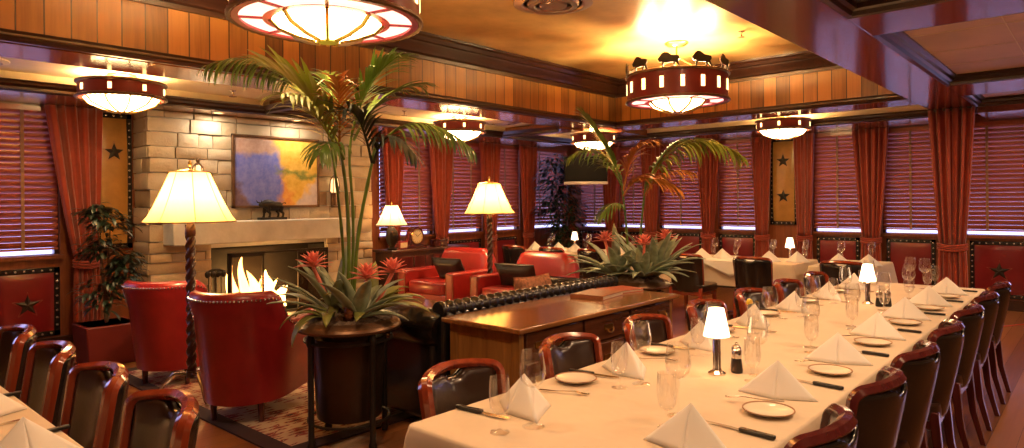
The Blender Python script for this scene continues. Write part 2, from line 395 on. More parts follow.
# the plank band round the coffer, and the boards under it
struct(MB().span(X0, 8.6, 5.55, 5.62, 2.68, 3.08).build('trim_1', M['pine']))
struct(MB().span(8.6, 8.67, 1.6, 5.62, 2.68, 3.08).build('trim_2', M['pine_y']))
struct(MB().span(X0, 9.15, 5.63, 6.15, 2.62, 3.45).build('trim_3', M['beam_warm']))
struct(MB().span(8.62, 9.15, 1.68, 5.6, 2.62, 2.75).span(8.68, 9.15, 1.68, 5.6, 2.75, 3.45).build('trim_4', M['beam']))
def mould_x(b, x0, x1, y, sgn, prof):
    """moulding along x; prof = (outward, z) pairs, outward along sgn*y"""
    poly = [(y + sgn * o, z) for o, z in prof]
    return b.prism(poly, x0, x1, lambda a, z, h: (h, a, z))
def mould_y(b, y0, y1, x, sgn, prof):
    poly = [(x + sgn * o, z) for o, z in prof]
    return b.prism(poly, y0, y1, lambda a, z, h: (a, h, z))
LOW = [(0, 2.615), (.035, 2.615), (.045, 2.64), (.03, 2.66), (.03, 2.675), (.012, 2.70), (0, 2.70)]
CROWN = [(0, 3.06), (.03, 3.06), (.03, 3.10), (.06, 3.115), (.075, 3.15), (.11, 3.19), (.12, 3.215), (.15, 3.225), (.17, 3.26), (.20, 3.275), (.20, 3.30), (0, 3.30)]
struct(mould_y(mould_x(MB(), X0, 8.6, 5.55, -1, LOW), 1.68, 5.55, 8.6, -1, LOW).build('trim_5', M['darkwood'], sharp=25))
struct(mould_y(mould_x(MB(), X0, 8.6, 5.55, -1, CROWN), 1.68, 5.55, 8.6, -1, CROWN).build('trim_6', M['darkwood'], sharp=25))
# wooden strip and dark crown next to the window walls
STRIP = [(0, 2.54), (.02, 2.535), (.05, 2.55), (.05, 2.575), (.085, 2.595), (.095, 2.615), (.115, 2.63), (0, 2.63)]
struct(MB().span(X0, 9.95, 7.32, Y1, 2.545, 2.625).span(9.95, X1, 1.69, 7.32, 2.545, 2.618).build('trim_7', M['beam_warm']))
struct(mould_y(mould_x(MB(), X0, 9.98, 7.32, -1, STRIP), 1.2, 7.32, 9.95, -1, STRIP).build('trim_8', M['darkwood'], sharp=25))
struct(MB().span(X0, 9.95, 7.24, 7.33, 2.628, 2.71).span(9.87, 9.96, 1.68, 7.33, 2.628, 2.71).build('trim_16', M['cream']))
# cross boards of the low ceiling (left strip and back strip)
b = MB()
for x in (3.92, 7.98): b.span(x, x + .55, 6.1, 7.4, 2.60, 2.71)
b.span(9.1, 10.0, 5.75, 6.3, 2.60, 2.71)
struct(b.build('trim_9', M['beam_warm']))
b = MB()
for x, s in ((3.92, -1), (7.98, -1)): mould_y(b, 6.15, 7.32, x, s, [(o * .8, z + .01 if z < 2.6 else z) for o, z in STRIP])
struct(b.build('trim_10', M['darkwood'], sharp=25))
# big red beam and the boards that cross it on the right
struct(MB().span(X0, X1, 1.2, 1.68, 2.62, 3.44).build('trim_11', M['beam'], bevel=.008))
struct(MB().span(4.5, 5.08, Y0, 1.2, 2.62, 2.75).span(7.9, 8.75, Y0, 1.2, 2.62, 2.75).span(-.6, 0, Y0, 1.2, 2.62, 2.75).build('trim_12', M['beam'], bevel=.004))
TR = [(0, 2.62), (.03, 2.625), (.04, 2.65), (.065, 2.66), (.07, 2.69), (.10, 2.70), (.10, 2.715), (0, 2.715)]
b = MB()
for x0, x1 in ((0, 4.5), (5.08, 7.9), (8.75, 9.95)):
    mould_x(b, x0, x1, 1.2, -1, TR); mould_y(b, Y0, 1.2, x0, 1, TR); mould_y(b, Y0, 1.2, x1, -1, TR)
struct(b.build('trim_13', M['darkwood'], sharp=25))
struct(MB().span(9.95, X1, Y0, 1.19, 2.545, 2.70).build('trim_14', M['beam']))
# ceiling grid joints on the right tray
b = MB()
for x in (5.75, 6.5, 7.2): b.span(x, x + .006, Y0, 1.1, 2.711, 2.716)
b.span(5.2, 7.8, .52, .526, 2.711, 2.716)
struct(b.build('trim_15', M['cream']))
# baseboards
struct(MB().span(X0, 2.75, Y1 - .025, Y1, 0, .14).span(5.76, X1, Y1 - .025, Y1, 0, .14).build('baseboard_left', M['darkwood']))
struct(MB().span(X1 - .025, X1, Y0, Y1 - .03, 0, .14).build('baseboard_back', M['darkwood']))

# windows: frame, pane
def window(n, axis, a, e, c):
    fb, pb = MB(), MB()
    def sp(b, a0, a1, z0, z1, o0, o1):
        if axis == 'x': b.span(a0, a1, c + o0, c + o1, z0, z1)
        else: b.span(c + o0, c + o1, a0, a1, z0, z1)
    for a0, a1 in ((a, a + .04), (e - .04, e)): sp(fb, a0, a1, SILL, HEAD, .05, .12)
    sp(fb, a, e, SILL - .02, SILL + .004, .05, .12); sp(fb, a, e, HEAD - .05, HEAD, .05, .12)
    sp(pb, a + .04, e - .04, SILL + .004, HEAD - .05, .08, .086)
    f = struct(fb.build('window_%d' % n, M['darkwood']))
    struct(pb.build('pane', M['glass'], f))
    sb = MB(); sp(sb, a - .03, e + .03, SILL - .045, SILL - .005, -.05, .05)
    struct(sb.build('window_sill', M['pilaster'], f))
for i, (a, e) in enumerate(WL): window(i + 1, 'x', a, e, Y1)
for i, (a, e) in enumerate(WB): window(i + 7, 'y', a, e, X1)

# wooden blinds: tilted slats, cloth tapes, rails; a gap of daylight stays under each
def blind(axis, a, e, c, label):
    w = e - a - .03; m = (a + e) / 2
    t = thing('window_blind', label, 'blind', (m, c + .02, 1.05) if axis == 'x' else (c + .02, m, 1.05), 0 if axis == 'x' else -pi / 2, 'wooden window blinds')
    b = MB(); z = .055; k = 0
    tilt = radians(59.5)
    while z < 1.43:
        sec = []
        for q in range(7):
            s_ = -1 + 2 * q / 6; hb = -.010 * (1 - s_ * s_)      # crowned slat, bulging towards the room
            sec.append((s_ * .035 * cos(tilt) + hb * sin(tilt), -s_ * .035 * sin(tilt) + hb * cos(tilt)))
        sec += [(y + .0022 * sin(tilt), zz + .0022 * cos(tilt)) for y, zz in sec[::-1]]
        b.rings([[(xx, y, z + zz) for y, zz in sec] for xx in (-w / 2, w / 2)])
        z += .062
    b.build('slats', M['blind'], t)
    MB().box((0, 0, .012), (w, .05, .022)).build('bottom_rail', M['blind'], t)
    MB().box((0, -.01, 1.455), (w, .06, .05)).build('head_rail', M['blind'], t)
    for x in (-w * .22, w * .22) if w > .9 else (0.0,):
        MB().box((x, -.036, .715), (.03, .004, 1.43)).build('tape', M['tape'], t)
PL = ['between the near end of the room and the striped leather panel, behind the foremost chairs', 'at the far left beside the rust curtain', 'on the left wall just right of the stone fireplace',
      'on the left wall above the clock console', 'on the left wall behind the far floor lamp', 'on the left wall next to the room corner']
for (a, e), p in zip(WL[1:], PL[1:]): blind('x', a, e, Y1, 'closed wooden slat blind ' + p)
PB = ['nearest the room corner beside the tree', 'second from the corner, behind the orange fronds', 'third from the corner behind the far planter', 'left of the gold star panel',
      'right of the gold star panel', 'behind the far end of the long table', 'far right above the star panel']
for (a, e), p in zip(WB, PB): blind('y', a, e, X1, 'closed wooden slat blind on the back wall, ' + p)

# curtains, gathered by a tieback at sill height
def curtain(axis, m, c, label, wt=.5, wb=.24, shift=0.0, top=2.54, seed=0):
    t = thing('curtain', label, 'curtain', (m, c - .13, 0) if axis == 'x' else (c - .13, m, 0), 0 if axis == 'x' else -pi / 2, 'rust curtains')
    rnd = random.Random(seed); ph = rnd.random() * 6
    zs = [top - (top - .92) * k / 16 for k in range(17)]
    def wid(z):
        k = (z - .92) / (top - .92); return wb + (wt - wb) * (max(0, k) ** .8)
    def cx(z): return shift * (1 - max(0, (z - .92) / (top - .92)) ** .9)
    def fold(u, w): return (.026 * sin(u * 2 * pi * 5.5 + ph) + .012 * sin(u * 2 * pi * 9 + 2 * ph)) * min(1, .55 + w)
    b = MB()
    b.grid(lambda i, j: (cx(zs[round(j * 16)]) + (i - .5) * wid(zs[round(j * 16)]), fold(i, wid(zs[round(j * 16)])) , zs[round(j * 16)]), 60, 16)
    b.build('drape', M['curtain'], t, solid=.006, sharp=80)
    b = MB(); b.grid(lambda i, j: (shift + (i - .5) * (wb + .02 + .03 * sin(j * 3)), fold(i, .2) * .9, .86 - j * .80), 60, 10)
    b.build('lower_drape', M['curtain'], t, solid=.006, sharp=80)
    b = MB()
    for dz in (-.02, .01, .04):
        path = [(shift + (wb / 2 + .02) * cos(a), .045 * sin(a), .88 + dz + .012 * cos(a * 2)) for a in [2 * pi * k / 24 for k in range(25)]]
        b.tube(path, .014, 6)
    b.build('tieback', M['curtain'], t)
curtain('x', 2.19, Y1, 'rust curtain left of the gold leather panel and tall plant', .52, .2, .10, seed=1)
curtain('x', 6.38, Y1, 'rust curtain right beside the stone fireplace, behind the table lamp', .44, .2, seed=2)
curtain('x', 7.35, Y1, 'rust curtain hanging behind the clock console', .5, .22, seed=3)
curtain('x', 8.5, Y1, 'rust curtain behind the far floor lamp', .5, .24, seed=4)
curtain('x', 9.52, Y1, 'rust curtain on the left wall next to the tree', .52, .26, seed=5)
curtain('y', 7.16, X1, 'rust curtain nearest the room corner on the back wall', .42, .22, seed=6)
curtain('y', 6.3, X1, 'rust curtain behind the arching palm frond', .46, .24, seed=7)
curtain('y', 5.18, X1, 'rust curtain third from the corner on the back wall', .46, .22, seed=8)
curtain('y', 4.24, X1, 'rust curtain on the left side of the gold star panel', .34, .2, seed=9)
curtain('y', 3.57, X1, 'rust curtain on the right side of the gold star panel', .32, .2, seed=10)
curtain('y', 2.62, X1, 'rust curtain behind the far end of the long table', .5, .24, seed=11)
curtain('y', 1.45, 9.98, 'rust curtain hanging from the end of the red ceiling beam', .50, .27, top=2.615, seed=12)

# padded leather panels with studded borders
def star_mb(r, d=.02, rot=0):
    b = MB(); vs = [(0, -d, 0)]
    for k in range(10):
        a = pi / 2 + rot + k * pi / 5; q = r if k % 2 == 0 else r * .42
        vs.append((q * cos(a), -.002, q * sin(a)))
    vs += [(x, .004, z) for x, y, z in vs[1:]]
    fs = [(0, 1 + (k + 1) % 10, 1 + k) for k in range(10)] + [(1 + k, 1 + (k + 1) % 10, 11 + (k + 1) % 10, 11 + k) for k in range(10)]
    return b.add(vs, fs)
def panel(axis, a, e, c, z0, z1, mat, label, stars=(), group=None, name='wall_panel', bw=.055):
    w = e - a; h = z1 - z0; m = (a + e) / 2
    t = thing(name, label, 'wall panel', (m, c, z0) if axis == 'x' else (c, m, z0), 0 if axis == 'x' else -pi / 2, group)
    MB().grid(lambda i, j: ((i - .5) * (w - .06), -.018 - .03 * (max(0, sin(pi * i) * sin(pi * j)) ** .35), .03 + j * (h - .06)), 14, 14).build('padding', mat, t, sharp=60)
    b = MB()
    for x in (-w / 2 + bw / 2, w / 2 - bw / 2): b.box((x, -.016, h / 2), (bw, .03, h))
    for z in (bw / 2, h - bw / 2): b.box((0, -.016, z), (w, .03, bw))
    bo = b.build('border', M['blackleather'], t, bevel=.004)
    b = MB(); st = .075
    for k in range(int(w / st)):
        for z in (bw / 2, h - bw / 2): b.blob((-w / 2 + st / 2 + k * st, -.033, z), (.013, .008, .013), 8, 4)
    for k in range(1, int(h / st)):
        for x in (-w / 2 + bw / 2, w / 2 - bw / 2): b.blob((x, -.033, st / 2 + k * st), (.013, .008, .013), 8, 4)
    part_label(b.build('studs', M['stud'], bo), 'pewter upholstery studs')
    for z, r in stars:
        o = star_mb(r).build('star', M['iron'], t, (0, -.045, z), sharp=10); part_label(o, 'dark metal five-pointed star')
        r2 = [( (r * 1.22 if k % 2 == 0 else r * .52) * cos(pi / 2 + k * pi / 5), (r * 1.22 if k % 2 == 0 else r * .52) * sin(pi / 2 + k * pi / 5)) for k in range(11)]
        MB().tube([(x, -.043, zz) for x, zz in r2], .004, 5).build('star_outline', M['tape'], o, (0, .045, 0))
panel('x', 1.50, 2.07, Y1, .16, .87, M['panelleather'], 'red padded leather panel with one star under the far-left window', [(.34, .11)], 'red padded panels under the windows')
panel('x', 7.6, 8.35, Y1, .16, .87, M['panelleather'], 'red padded leather panel behind the red armchairs, left of the far floor lamp', (), 'red padded panels under the windows')
panel('x', 8.68, 9.3, Y1, .16, .87, M['panelleather'], 'red padded leather panel behind the black chairs by the far-left dining table', (), 'red padded panels under the windows')
for (a, e), lab, st in zip([(7.3, 7.98), (6.46, 7.02), (5.34, 6.12), (4.38, 5.02), (2.8, 3.42), (1.82, 2.44), (.76, 1.42)],
        ['nearest the room corner, behind the tree', 'second from the room corner', 'third from the room corner, behind the far planter', 'just left of the wood below the gold star panel', 'just right of the wood below the gold star panel', 'behind the far end of the long table', 'with one star, at the far right of the room'],
        [(), (), (), (), (), (), [(.36, .12)]]):
    panel('y', a, e, X1, .16, .92, M['panelleather'], 'red padded panel with studded border ' + lab, st, 'red padded panels under the windows')
panel('x', 2.40, 2.77, Y1, 1.03, 2.52, M['goldleather'], 'gold leather wall panel with one star beside the stone fireplace', [(1.06, .10)], 'gold leather panels with stars')
panel('y', 3.70, 4.14, X1, 1.1, 2.5, M['goldleather'], 'gold leather wall panel with two stars on the back wall', [(.46, .11), (1.03, .11)], 'gold leather panels with stars')
# ------------------------------------------------------------------ ceiling fittings
def round_vent(loc, r, label, mat='vent'):
    t = thing('ceiling_vent', label, 'vent', loc)
    MB().lathe([(r, 0), (r, -.008), (r * .8, -.022), (r * .74, -.010), (r * .74, 0)], 36).build('outer_ring', M[mat], t)
    MB().lathe([(r * .66, -.002), (r * .62, -.03), (r * .48, -.036), (r * .46, -.012), (r * .5, -.002)], 36).build('middle_ring', M[mat], t)
    MB().lathe([(r * .36, -.004), (r * .34, -.036), (r * .02, -.042), (r * .02, -.004)], 36).build('centre_cone', M[mat], t)
round_vent((4.78, 3.74, 3.3), .36, 'round metal ceiling vent between the two big pendant lamps')
round_vent((1.15, 6.85, 2.70), .24, 'round ceiling vent on the low ceiling at the far left', 'cream')
round_vent((7.35, 6.75, 2.70), .30, 'round dark vent in the low ceiling right of the second flush lamp')
t = thing('ceiling_vent', 'rectangular slotted vent in the low ceiling near the beam end', 'vent', (9.5, 2.2, 2.70))
MB().box((0, 0, -.006), (.34, .95, .012)).build('frame', M['tape'], t, bevel=.004)
b = MB()
for k in range(7): b.box((-.12 + k * .04, 0, -.015), (.012, .86, .008))
b.build('slats', M['tape'], t)
def sprinkler(loc, label):
    t = thing('sprinkler_head', label, 'sprinkler', loc, 0, 'ceiling sprinklers')
    MB().lathe([(.035, 0), (.035, -.006), (.012, -.014), (.010, -.04), (.014, -.045)], 14).build('body', M['chrome'], t)
    MB().lathe([(.004, -.045), (.004, -.06), (.038, -.064), (.038, -.067), (.004, -.068)], 14, fn=lambda a, z: 1 + .15 * cos(8 * a)).build('deflector', M['bronze'], t)
sprinkler((3.3, 6.85, 2.70), 'sprinkler head on the low ceiling above the fireplace')
sprinkler((5.55, 6.8, 2.70), 'sprinkler head on the low ceiling right of the tall palm')
sprinkler((6.95, 2.9, 3.3), 'sprinkler head on the gold ceiling beside the bison pendant')
def downlight(loc, label):
    t = thing('recessed_downlight', label, 'downlight', loc, 0, 'downlights over the fireplace')
    MB().lathe([(.075, 0), (.075, -.006), (.055, -.008), (.05, 0)], 24).build('trim_ring', M['wine'], t)
    MB().lathe([(.05, -.001), (.048, -.004), (.001, -.005)], 24).build('lens', M['slot'], t)
downlight((3.45, 7.52, 2.545), 'small recessed downlight over the left of the stone chimney')
downlight((4.45, 7.52, 2.545), 'small recessed downlight over the right of the stone chimney')
# ------------------------------------------------------------------ fireplace
FX0, FX1, FY = 2.79, 5.73, 7.75
fp = thing('fireplace', 'pale limestone fireplace with grey mantel slab and open firebox', 'fireplace', (4.26, 8.0, 0))
def stones():
    b = MB(); tone = []; rnd = random.Random(3); z = 0.0
    ox, oy = 4.26, 8.0
    fx0, fx1, fz0, fz1 = 3.46, 5.0, .14, 1.0
    while z < 2.52:
        h = rnd.choice((.10, .13, .16, .19)); 
        if z + h > 2.5: h = 2.545 - z
        if z < fz1 < z + h and fz1 - z > .03: h = fz1 - z
        for side in ('front', 'left', 'right'):
            lo, hi = (FX0, FX1) if side == 'front' else (FY + .02, 8.19)
            p = lo
            while p < hi - .001:
                w = rnd.uniform(.16, .46)
                if hi - p - w < .12: w = hi - p
                a, e = p, p + w; p += w
                segs = [(a, e)]
                if side == 'front' and z < fz1 - .01:
                    segs = [(a, min(e, fx0)), (max(a, fx1), e)]
                for a2, e2 in segs:
                    if e2 - a2 < .02: continue
                    d = rnd.uniform(-.014, .014); g = .005
                    n0 = len(b.v)
                    if side == 'front':
                        x0, x1 = a2 + (g if a2 > FX0 else -d), e2 - g
                        q = lambda u, v: (x0 - ox + u * (x1 - x0), FY + d - oy - .010 * min(1, 6 * min(u, 1 - u)) * min(1, 4 * min(v, 1 - v)) - rnd.uniform(0, .006), z + g + v * (h - 2 * g))
                        b.grid(q, 6, 4)
                        b.span(x0 - ox, x1 - ox, FY + d + .001 - oy, FY + .12 - oy, z + g, z + h - g)
                    else:
                        X = FX0 + d if side == 'left' else FX1 - d; s = 1 if side == 'left' else -1
                        q = lambda u, v: (X - ox - s * (.010 * min(1, 6 * min(u, 1 - u)) * min(1, 4 * min(v, 1 - v)) + rnd.uniform(0, .006)), (e2 - g - u * (e2 - a2 - 2 * g) - oy) if s > 0 else (a2 + g + u * (e2 - a2 - 2 * g) - oy), z + g + v * (h - 2 * g))
                        b.grid(q, 6, 4)
                        b.span(min(X + s * .001, X + s * .1) - ox, max(X + s * .001, X + s * .1) - ox, a2 + g - oy, e2 - g - oy, z + g, z + h - g)
                    t = rnd.random(); tone.extend([t] * (len(b.v) - n0))
        z += h
    o = b.build('stone_facing', M['stone'], fp, sharp=50)
    at = o.data.attributes.new('tone', 'FLOAT', 'POINT')
    at.data.foreach_set('value', tone)
    return o
stones()
b = MB()   # mortar core with the firebox opening, local to (4.26, 8.0)
for x0, x1, z0, z1 in ((FX0 + .03, 3.47, 0, 2.54), (4.99, FX1 - .03, 0, 2.54), (3.47, 4.99, 1.0, 2.54), (3.47, 4.99, 0, .14)):
    b.span(x0 - 4.26, x1 - 4.26, FY + .03 - 8, .19, z0, z1)
b.build('mortar', M['mantel'], fp)
b = MB()
b.span(-.79, .73, .18, .195, .14, 1.0).span(-.795, -.775, -.2, .19, .14, 1.0).span(.715, .735, -.2, .19, .14, 1.0).span(-.79, .73, -.2, .19, .975, .995).span(-.79, .73, -.22, .19, .135, .15)
part_label(b.build('firebox', M['soot'], fp), 'black sooty firebox lining')
o = MB().grid(lambda u, v: (0, 0, 0), 1, 1)
b = MB(); b.span(2.93 - 4.26, 5.25 - 4.26, 7.46 - 8, 7.76 - 8, 1.06, 1.315)
part_label(b.build('mantel', M['mantel'], fp, bevel=.014), 'thick pale grey stone mantel slab')
b = MB(); b.span(3.2 - 4.26, 5.3 - 4.26, 7.3 - 8, 7.745 - 8, 0, .13)
b.build('hearth', M['mantel'], fp, bevel=.015)
# metal doors standing before the fire
fs = thing('fire_screen', 'black metal framed glass fire screen in front of the flames', 'fire screen', (4.3, 7.70, .15))
b = MB()
for x in (-.66, .66): b.box((x, 0, .39), (.03, .025, .78))
for z in (.015, .765): b.box((0, 0, z), (1.35, .025, .03))
b.build('frame', M['iron'], fs, bevel=.003)
for i, x in enumerate((-.44, .44)):
    b = MB(); 
    for dx in (-.2, .2): b.box((x + dx, -.012, .39), (.022, .02, .72))
    for z in (.04, .74): b.box((x, -.012, z), (.42, .02, .022))
    d = b.build('door', M['iron'], fs)
    MB().box((x, -.012, .39), (.38, .004, .68)).build('pane', M['smoke'], d)
    MB().tube([(x - .16 if i else x + .16, -.03, .34), (x - .16 if i else x + .16, -.045, .37), (x - .16 if i else x + .16, -.03, .42)], .006, 6).build('handle', M['iron'], d)
def log(loc, rz, l, r, label):
    b = MB(); pts = [(-l / 2 + l * k / 6, .012 * sin(k * 2), 0.01 * cos(k * 3)) for k in range(7)]
    b.tube(pts, [r * (.9 + .12 * sin(k * 2.3)) for k in range(7)], 12)
    tag(b.build('log', M['log'], None, loc, rz), label, 'log', 'logs in the fire')
log((4.1, 7.93, .215), .1, .8, .06, 'charred log lying at the bottom of the fire, to the left')
log((4.45, 7.98, .22), -.25, .7, .06, 'charred log lying at the bottom of the fire, to the right')
log((4.3, 7.95, .325), .3, .6, .05, 'charred log resting across the two lower logs')
def flame():
    b = MB(); rnd = random.Random(5)
    for k in range(15):
        x = rnd.uniform(-.50, .28); y = rnd.uniform(-.04, .1); h = rnd.uniform(.16, .36) + .36 * math.exp(-((x + .2) / .2) ** 2); w = rnd.uniform(.06, .115)
        ph = rnd.random() * 6; R = []
        for i in range(9):
            t = i / 8; r = w * (1 - t) ** .7 * (.6 + .9 * t if t < .35 else 1) + .002
            R.append([(x + .09 * sin(ph + t * 4) * t + r * cos(a), y + .02 * sin(ph + t * 5) * t + r * .6 * sin(a), h * t) for a in [2 * pi * j / 8 for j in range(8)]])
        b.rings(R)
    o = b.build('flames', M['flame'], None, (4.2, 7.94, .2)); tag(o, 'bright yellow flames burning over the logs in the fireplace', 'fire', None, 'stuff')
flame()
# fire tools on the hearth
t = thing('fireplace_tool_set', 'black wrought-iron fireplace tools on a stand left of the firebox', 'fire tools', (3.36, 7.42, .13))
MB().lathe([(.11, 0), (.11, .012), (.03, .03), (.012, .035)], 20).build('base', M['iron'], t)
MB().tube([(0, 0, .03), (0, 0, .62)], .01, 8).build('pole', M['iron'], t)
b = MB(); b.tube([(-.1 * cos(a) , 0, .6 + .05 * sin(a)) for a in [pi * k / 12 for k in range(13)]], .012, 8)
for x in (-.09, -.03, .03, .09): b.blob((x, 0, .60), (.03, .03, .04))
b.build('hook_rack', M['iron'], t)
for x, l, nme in ((-.09, .42, 'poker'), (-.03, .4, 'brush'), (.05, .42, 'shovel')):
    b = MB().tube([(x, -.025, .6), (x, -.03, .6 - l)], .006, 6)
    if nme == 'shovel': b.box((x, -.03, .16), (.09, .01, .12))
    if nme == 'brush': b.lathe([(.02, 0), (.03, .02), (.028, .1), (.01, .12)], 10, (x, -.03, .14))
    if nme == 'poker': b.tube([(x, -.03, .2), (x + .04, -.03, .22)], .006, 6)
    b.build(nme, M['iron'], t)

# painting, bull, sconces over the mantel
t = thing('landscape_painting', 'framed painting of blue water and golden trees above the mantel', 'painting', (4.27, 7.70, 1.90))
b = MB()
for x in (-.565, .565): b.box((x, 0, 0), (.03, .04, .88))
for z in (-.425, .425): b.box((0, 0, z), (1.16, .04, .03))
b.build('frame', M['bronze'], t, bevel=.004)
MB().box((0, .004, 0), (1.11, .02, .83)).build('canvas', M['painting'], t)
def bull():
    t = thing('bull_statue', 'dark bronze bull statuette on a flat base on the mantel', 'statue', (4.13, 7.58, 1.315), 0)
    MB().box((0, 0, .015), (.34, .10, .03)).build('base', M['iron'], t, bevel=.005); bz = M['iron']
    b = MB()
    prof = [(-.165, .175, .018), (-.15, .18, .032), (-.125, .185, .036), (-.10, .19, .048), (-.07, .185, .062), (-.03, .175, .066), (.02, .165, .058), (.06, .165, .056), (.10, .17, .05), (.125, .17, .03), (.13, .17, .006)]
    b.tube([(x, 0, z) for x, z, r in prof], [r for x, z, r in prof], 14)
    for x, y, bx in ((-.07, .03, -.02), (-.06, -.03, .015), (.09, .03, .01), (.10, -.03, .03)):
        b.tube([(x, y, .16), (x + bx * .3 - .01, y, .10), (x + bx, y, .075), (x + bx - .005, y, .035), (x + bx - .015, y, .03)], [.034, .024, .015, .013, .015], 8)
    b.build('body', bz, t)
    b = MB()
    for s in (-1, 1): b.tube([(-.15, s * .015, .205), (-.16, s * .05, .21), (-.175, s * .06, .24)], [.010, .008, .002], 6)
    b.build('horns', bz, t)
    MB().tube([(.125, 0, .19), (.155, 0, .205), (.18, 0, .20)], [.006, .005, .008], 6).build('tail', bz, t)
bull()
def sconce(loc, label):
    t = thing('wall_sconce', label, 'sconce', loc, 0, 'sconces beside the painting')
    MB().lathe([(.05, 0), (.05, .02), (.02, .03), (.012, .08), (.012, .2), (.03, .22)], 14, (0, -.06, -.3)).build('bracket', M['bronze'], t)
    b = MB().lathe([(.045, -.10), (.06, -.08), (.05, .06), (.02, .10)], 10, (0, -.06, 0))
    part_label(b.build('lantern_glass', M['minisconce'], t), 'amber lit lantern glass')
    b = MB()
    for k in range(5):
        a = 2 * pi * k / 5
        b.tube([(.065 * cos(a), -.06 + .065 * sin(a), -.11), (.068 * cos(a), -.06 + .068 * sin(a), 0), (.055 * cos(a), -.06 + .055 * sin(a), .08), (0, -.06, .14)], .007, 5)
    b.lathe([(.07, -.115), (.07, -.10)], 14, (0, -.06, 0)); b.blob((0, -.06, .15), (.02, .02, .03))
    b.box((0, -.01, -.15), (.06, .02, .3))
    b.build('cage', M['bronze'], t)
M['minisconce'] = emit('lit_lantern_glass', (1, .62, .25), 1.2)
sconce((5.07, 7.72, 1.75), 'bronze lantern sconce on the stone right of the painting')
SCONCES = [(5.07, 7.66, 1.75), (3.28, 7.66, 1.85)]
sconce((3.28, 7.72, 1.85), 'bronze lantern sconce on the stone behind the near floor lamp shade')

# ------------------------------------------------------------------ hanging lamps
def bison(s):
    P = [(-.98, .34), (-.9, .16), (-.78, .06), (-.66, .12), (-.6, .02), (-.66, -.40), (-.56, -.42), (-.45, .0), (-.15, -.02), (.1, .0), (.32, .0), (.30, -.40), (.40, -.42), (.52, .0), (.78, -.36), (.88, -.32), (.72, .12), (.86, .3), (.80, .52), (.55, .58), (.2, .62), (-.12, .86), (-.42, .92), (-.66, .78), (-.82, .55)]
    return [(x * s, z * s + .42 * s) for x, z in P]
def drum_lamp(name, label, loc, R, H, r_in, pend, group, strength_mat):
    """round lamp: red band with lit slots, twisted rims, flat lit ring and a faceted glass bowl; loc z = underside of the band"""
    t = thing(name, label, 'ceiling lamp', loc, .2, group)
    MB().lathe([(R, 0), (R, H), (R - .012, H), (R - .012, 0)], 64, cap0=False, cap1=False).build('band', M['lampred'], t)
    n = 16 if pend else 8; sw, sh = (.042, .12) if pend else (.03, .055)
    for k in range(n):
        a = 2 * pi * k / n
        part_label(MB().box(((R + .002) * cos(a), (R + .002) * sin(a), H * .52), (.008, sw, sh), a).build('slot', M['slot'], t), 'small lit amber slot')
    b = MB()
    for z in (.008, H - .004):
        P = [((R + .008) * cos(2 * pi * k / 96), (R + .008) * sin(2 * pi * k / 96), z) for k in range(97)]
        b.tube(P, [.013 + .004 * (k % 2) for k in range(97)], 6)
    part_label(b.build('rims', M['bronze'], t), 'twisted metal rims')
    if r_in < R - .05:
        g = MB().lathe([(R - .014, .014), (r_in, .014), (r_in, .018), (R - .014, .018)], 64, cap0=False, cap1=False)
        part_label(g.build('lit_ring', M['ring'], t), 'flat pink glass ring')
        b = MB()
        for k in range(8):
            a = 2 * pi * k / 8; b.box(((R + r_in) / 2 * cos(a), (R + r_in) / 2 * sin(a), .010), (R - r_in, .022, .014), a)
        b.lathe([(R - .01, .0), (R - .05, .0), (R - .05, .016), (R - .01, .016)], 64, cap0=False, cap1=False)
        b.lathe([(r_in + .035, .0), (r_in - .02, .0), (r_in - .02, .018), (r_in + .035, .018)], 64, cap0=False, cap1=False)
        b.build('ribs', M['ribred'], t)
    dep = r_in * (.33 if pend else .36); m = 8 if pend else 10
    prof = [(r_in - .01, .006), (r_in * .82, -dep * .42), (r_in * .5, -dep * .80), (r_in * .2, -dep), (.01, -dep - .004)]
    bw = MB().lathe(prof, m, cap0=False).build('glass_bowl', strength_mat, t, sharp=20); part_label(bw, 'faceted glowing glass bowl')
    b = MB()
    for k in range(m):
        a = 2 * pi * k / m
        b.tube([((r + .004) * cos(a), (r + .004) * sin(a), z - .004) for r, z in prof[:4]], .014 if pend else .009, 5)
    b.lathe([(r_in * .2, -dep - .008), (r_in * .2, -dep + .004)], m)
    b.build('bowl_ribs', M['brass'], bw)
    if pend:
        hang = 3.3 - loc[2]
        MB().lathe([(.13, hang), (.13, hang - .012), (.10, hang - .035), (.02, hang - .05)], 24).build('canopy', M['brass'], t)
        b = MB().tube([(0, 0, hang - .03), (0, 0, H * .5)], .010, 8)
        for k in range(4):
            a = 2 * pi * k / 4 + .4; b.tube([(0, 0, hang - .16), (R * .5 * cos(a), R * .5 * sin(a), H + .06), ((R - .01) * cos(a), (R - .01) * sin(a), H - .01)], .006, 6)
        b.build('hanging_rod', M['brass'], t)
        for k in range(10):
            a = 2 * pi * k / 10 + .15
            f = lambda x, z, h, a=a: (R * cos(a) - x * sin(a) + h * cos(a), R * sin(a) + x * cos(a) + h * sin(a), H + z)
            part_label(MB().prism(bison(.125), -.006, .006, f).build('bison_cutout', M['iron'], t), 'dark walking bison silhouette')
    else:
        MB().lathe([(.12, 2.70 - loc[2]), (.12, 2.688 - loc[2]), (.03, 2.66 - loc[2]), (.03, H - .03)], 24).build('canopy', M['brass'], t)
        b = MB()
        for k in range(3):
            a = 2 * pi * k / 3; b.tube([(.05 * cos(a), .05 * sin(a), H - .02), ((R - .01) * cos(a), (R - .01) * sin(a), H - .03)], .006, 6)
        b.build('arms', M['brass'], t)
    return t
GP, GF = 'big pendant lamps', 'flush drum lamps on the low ceiling'
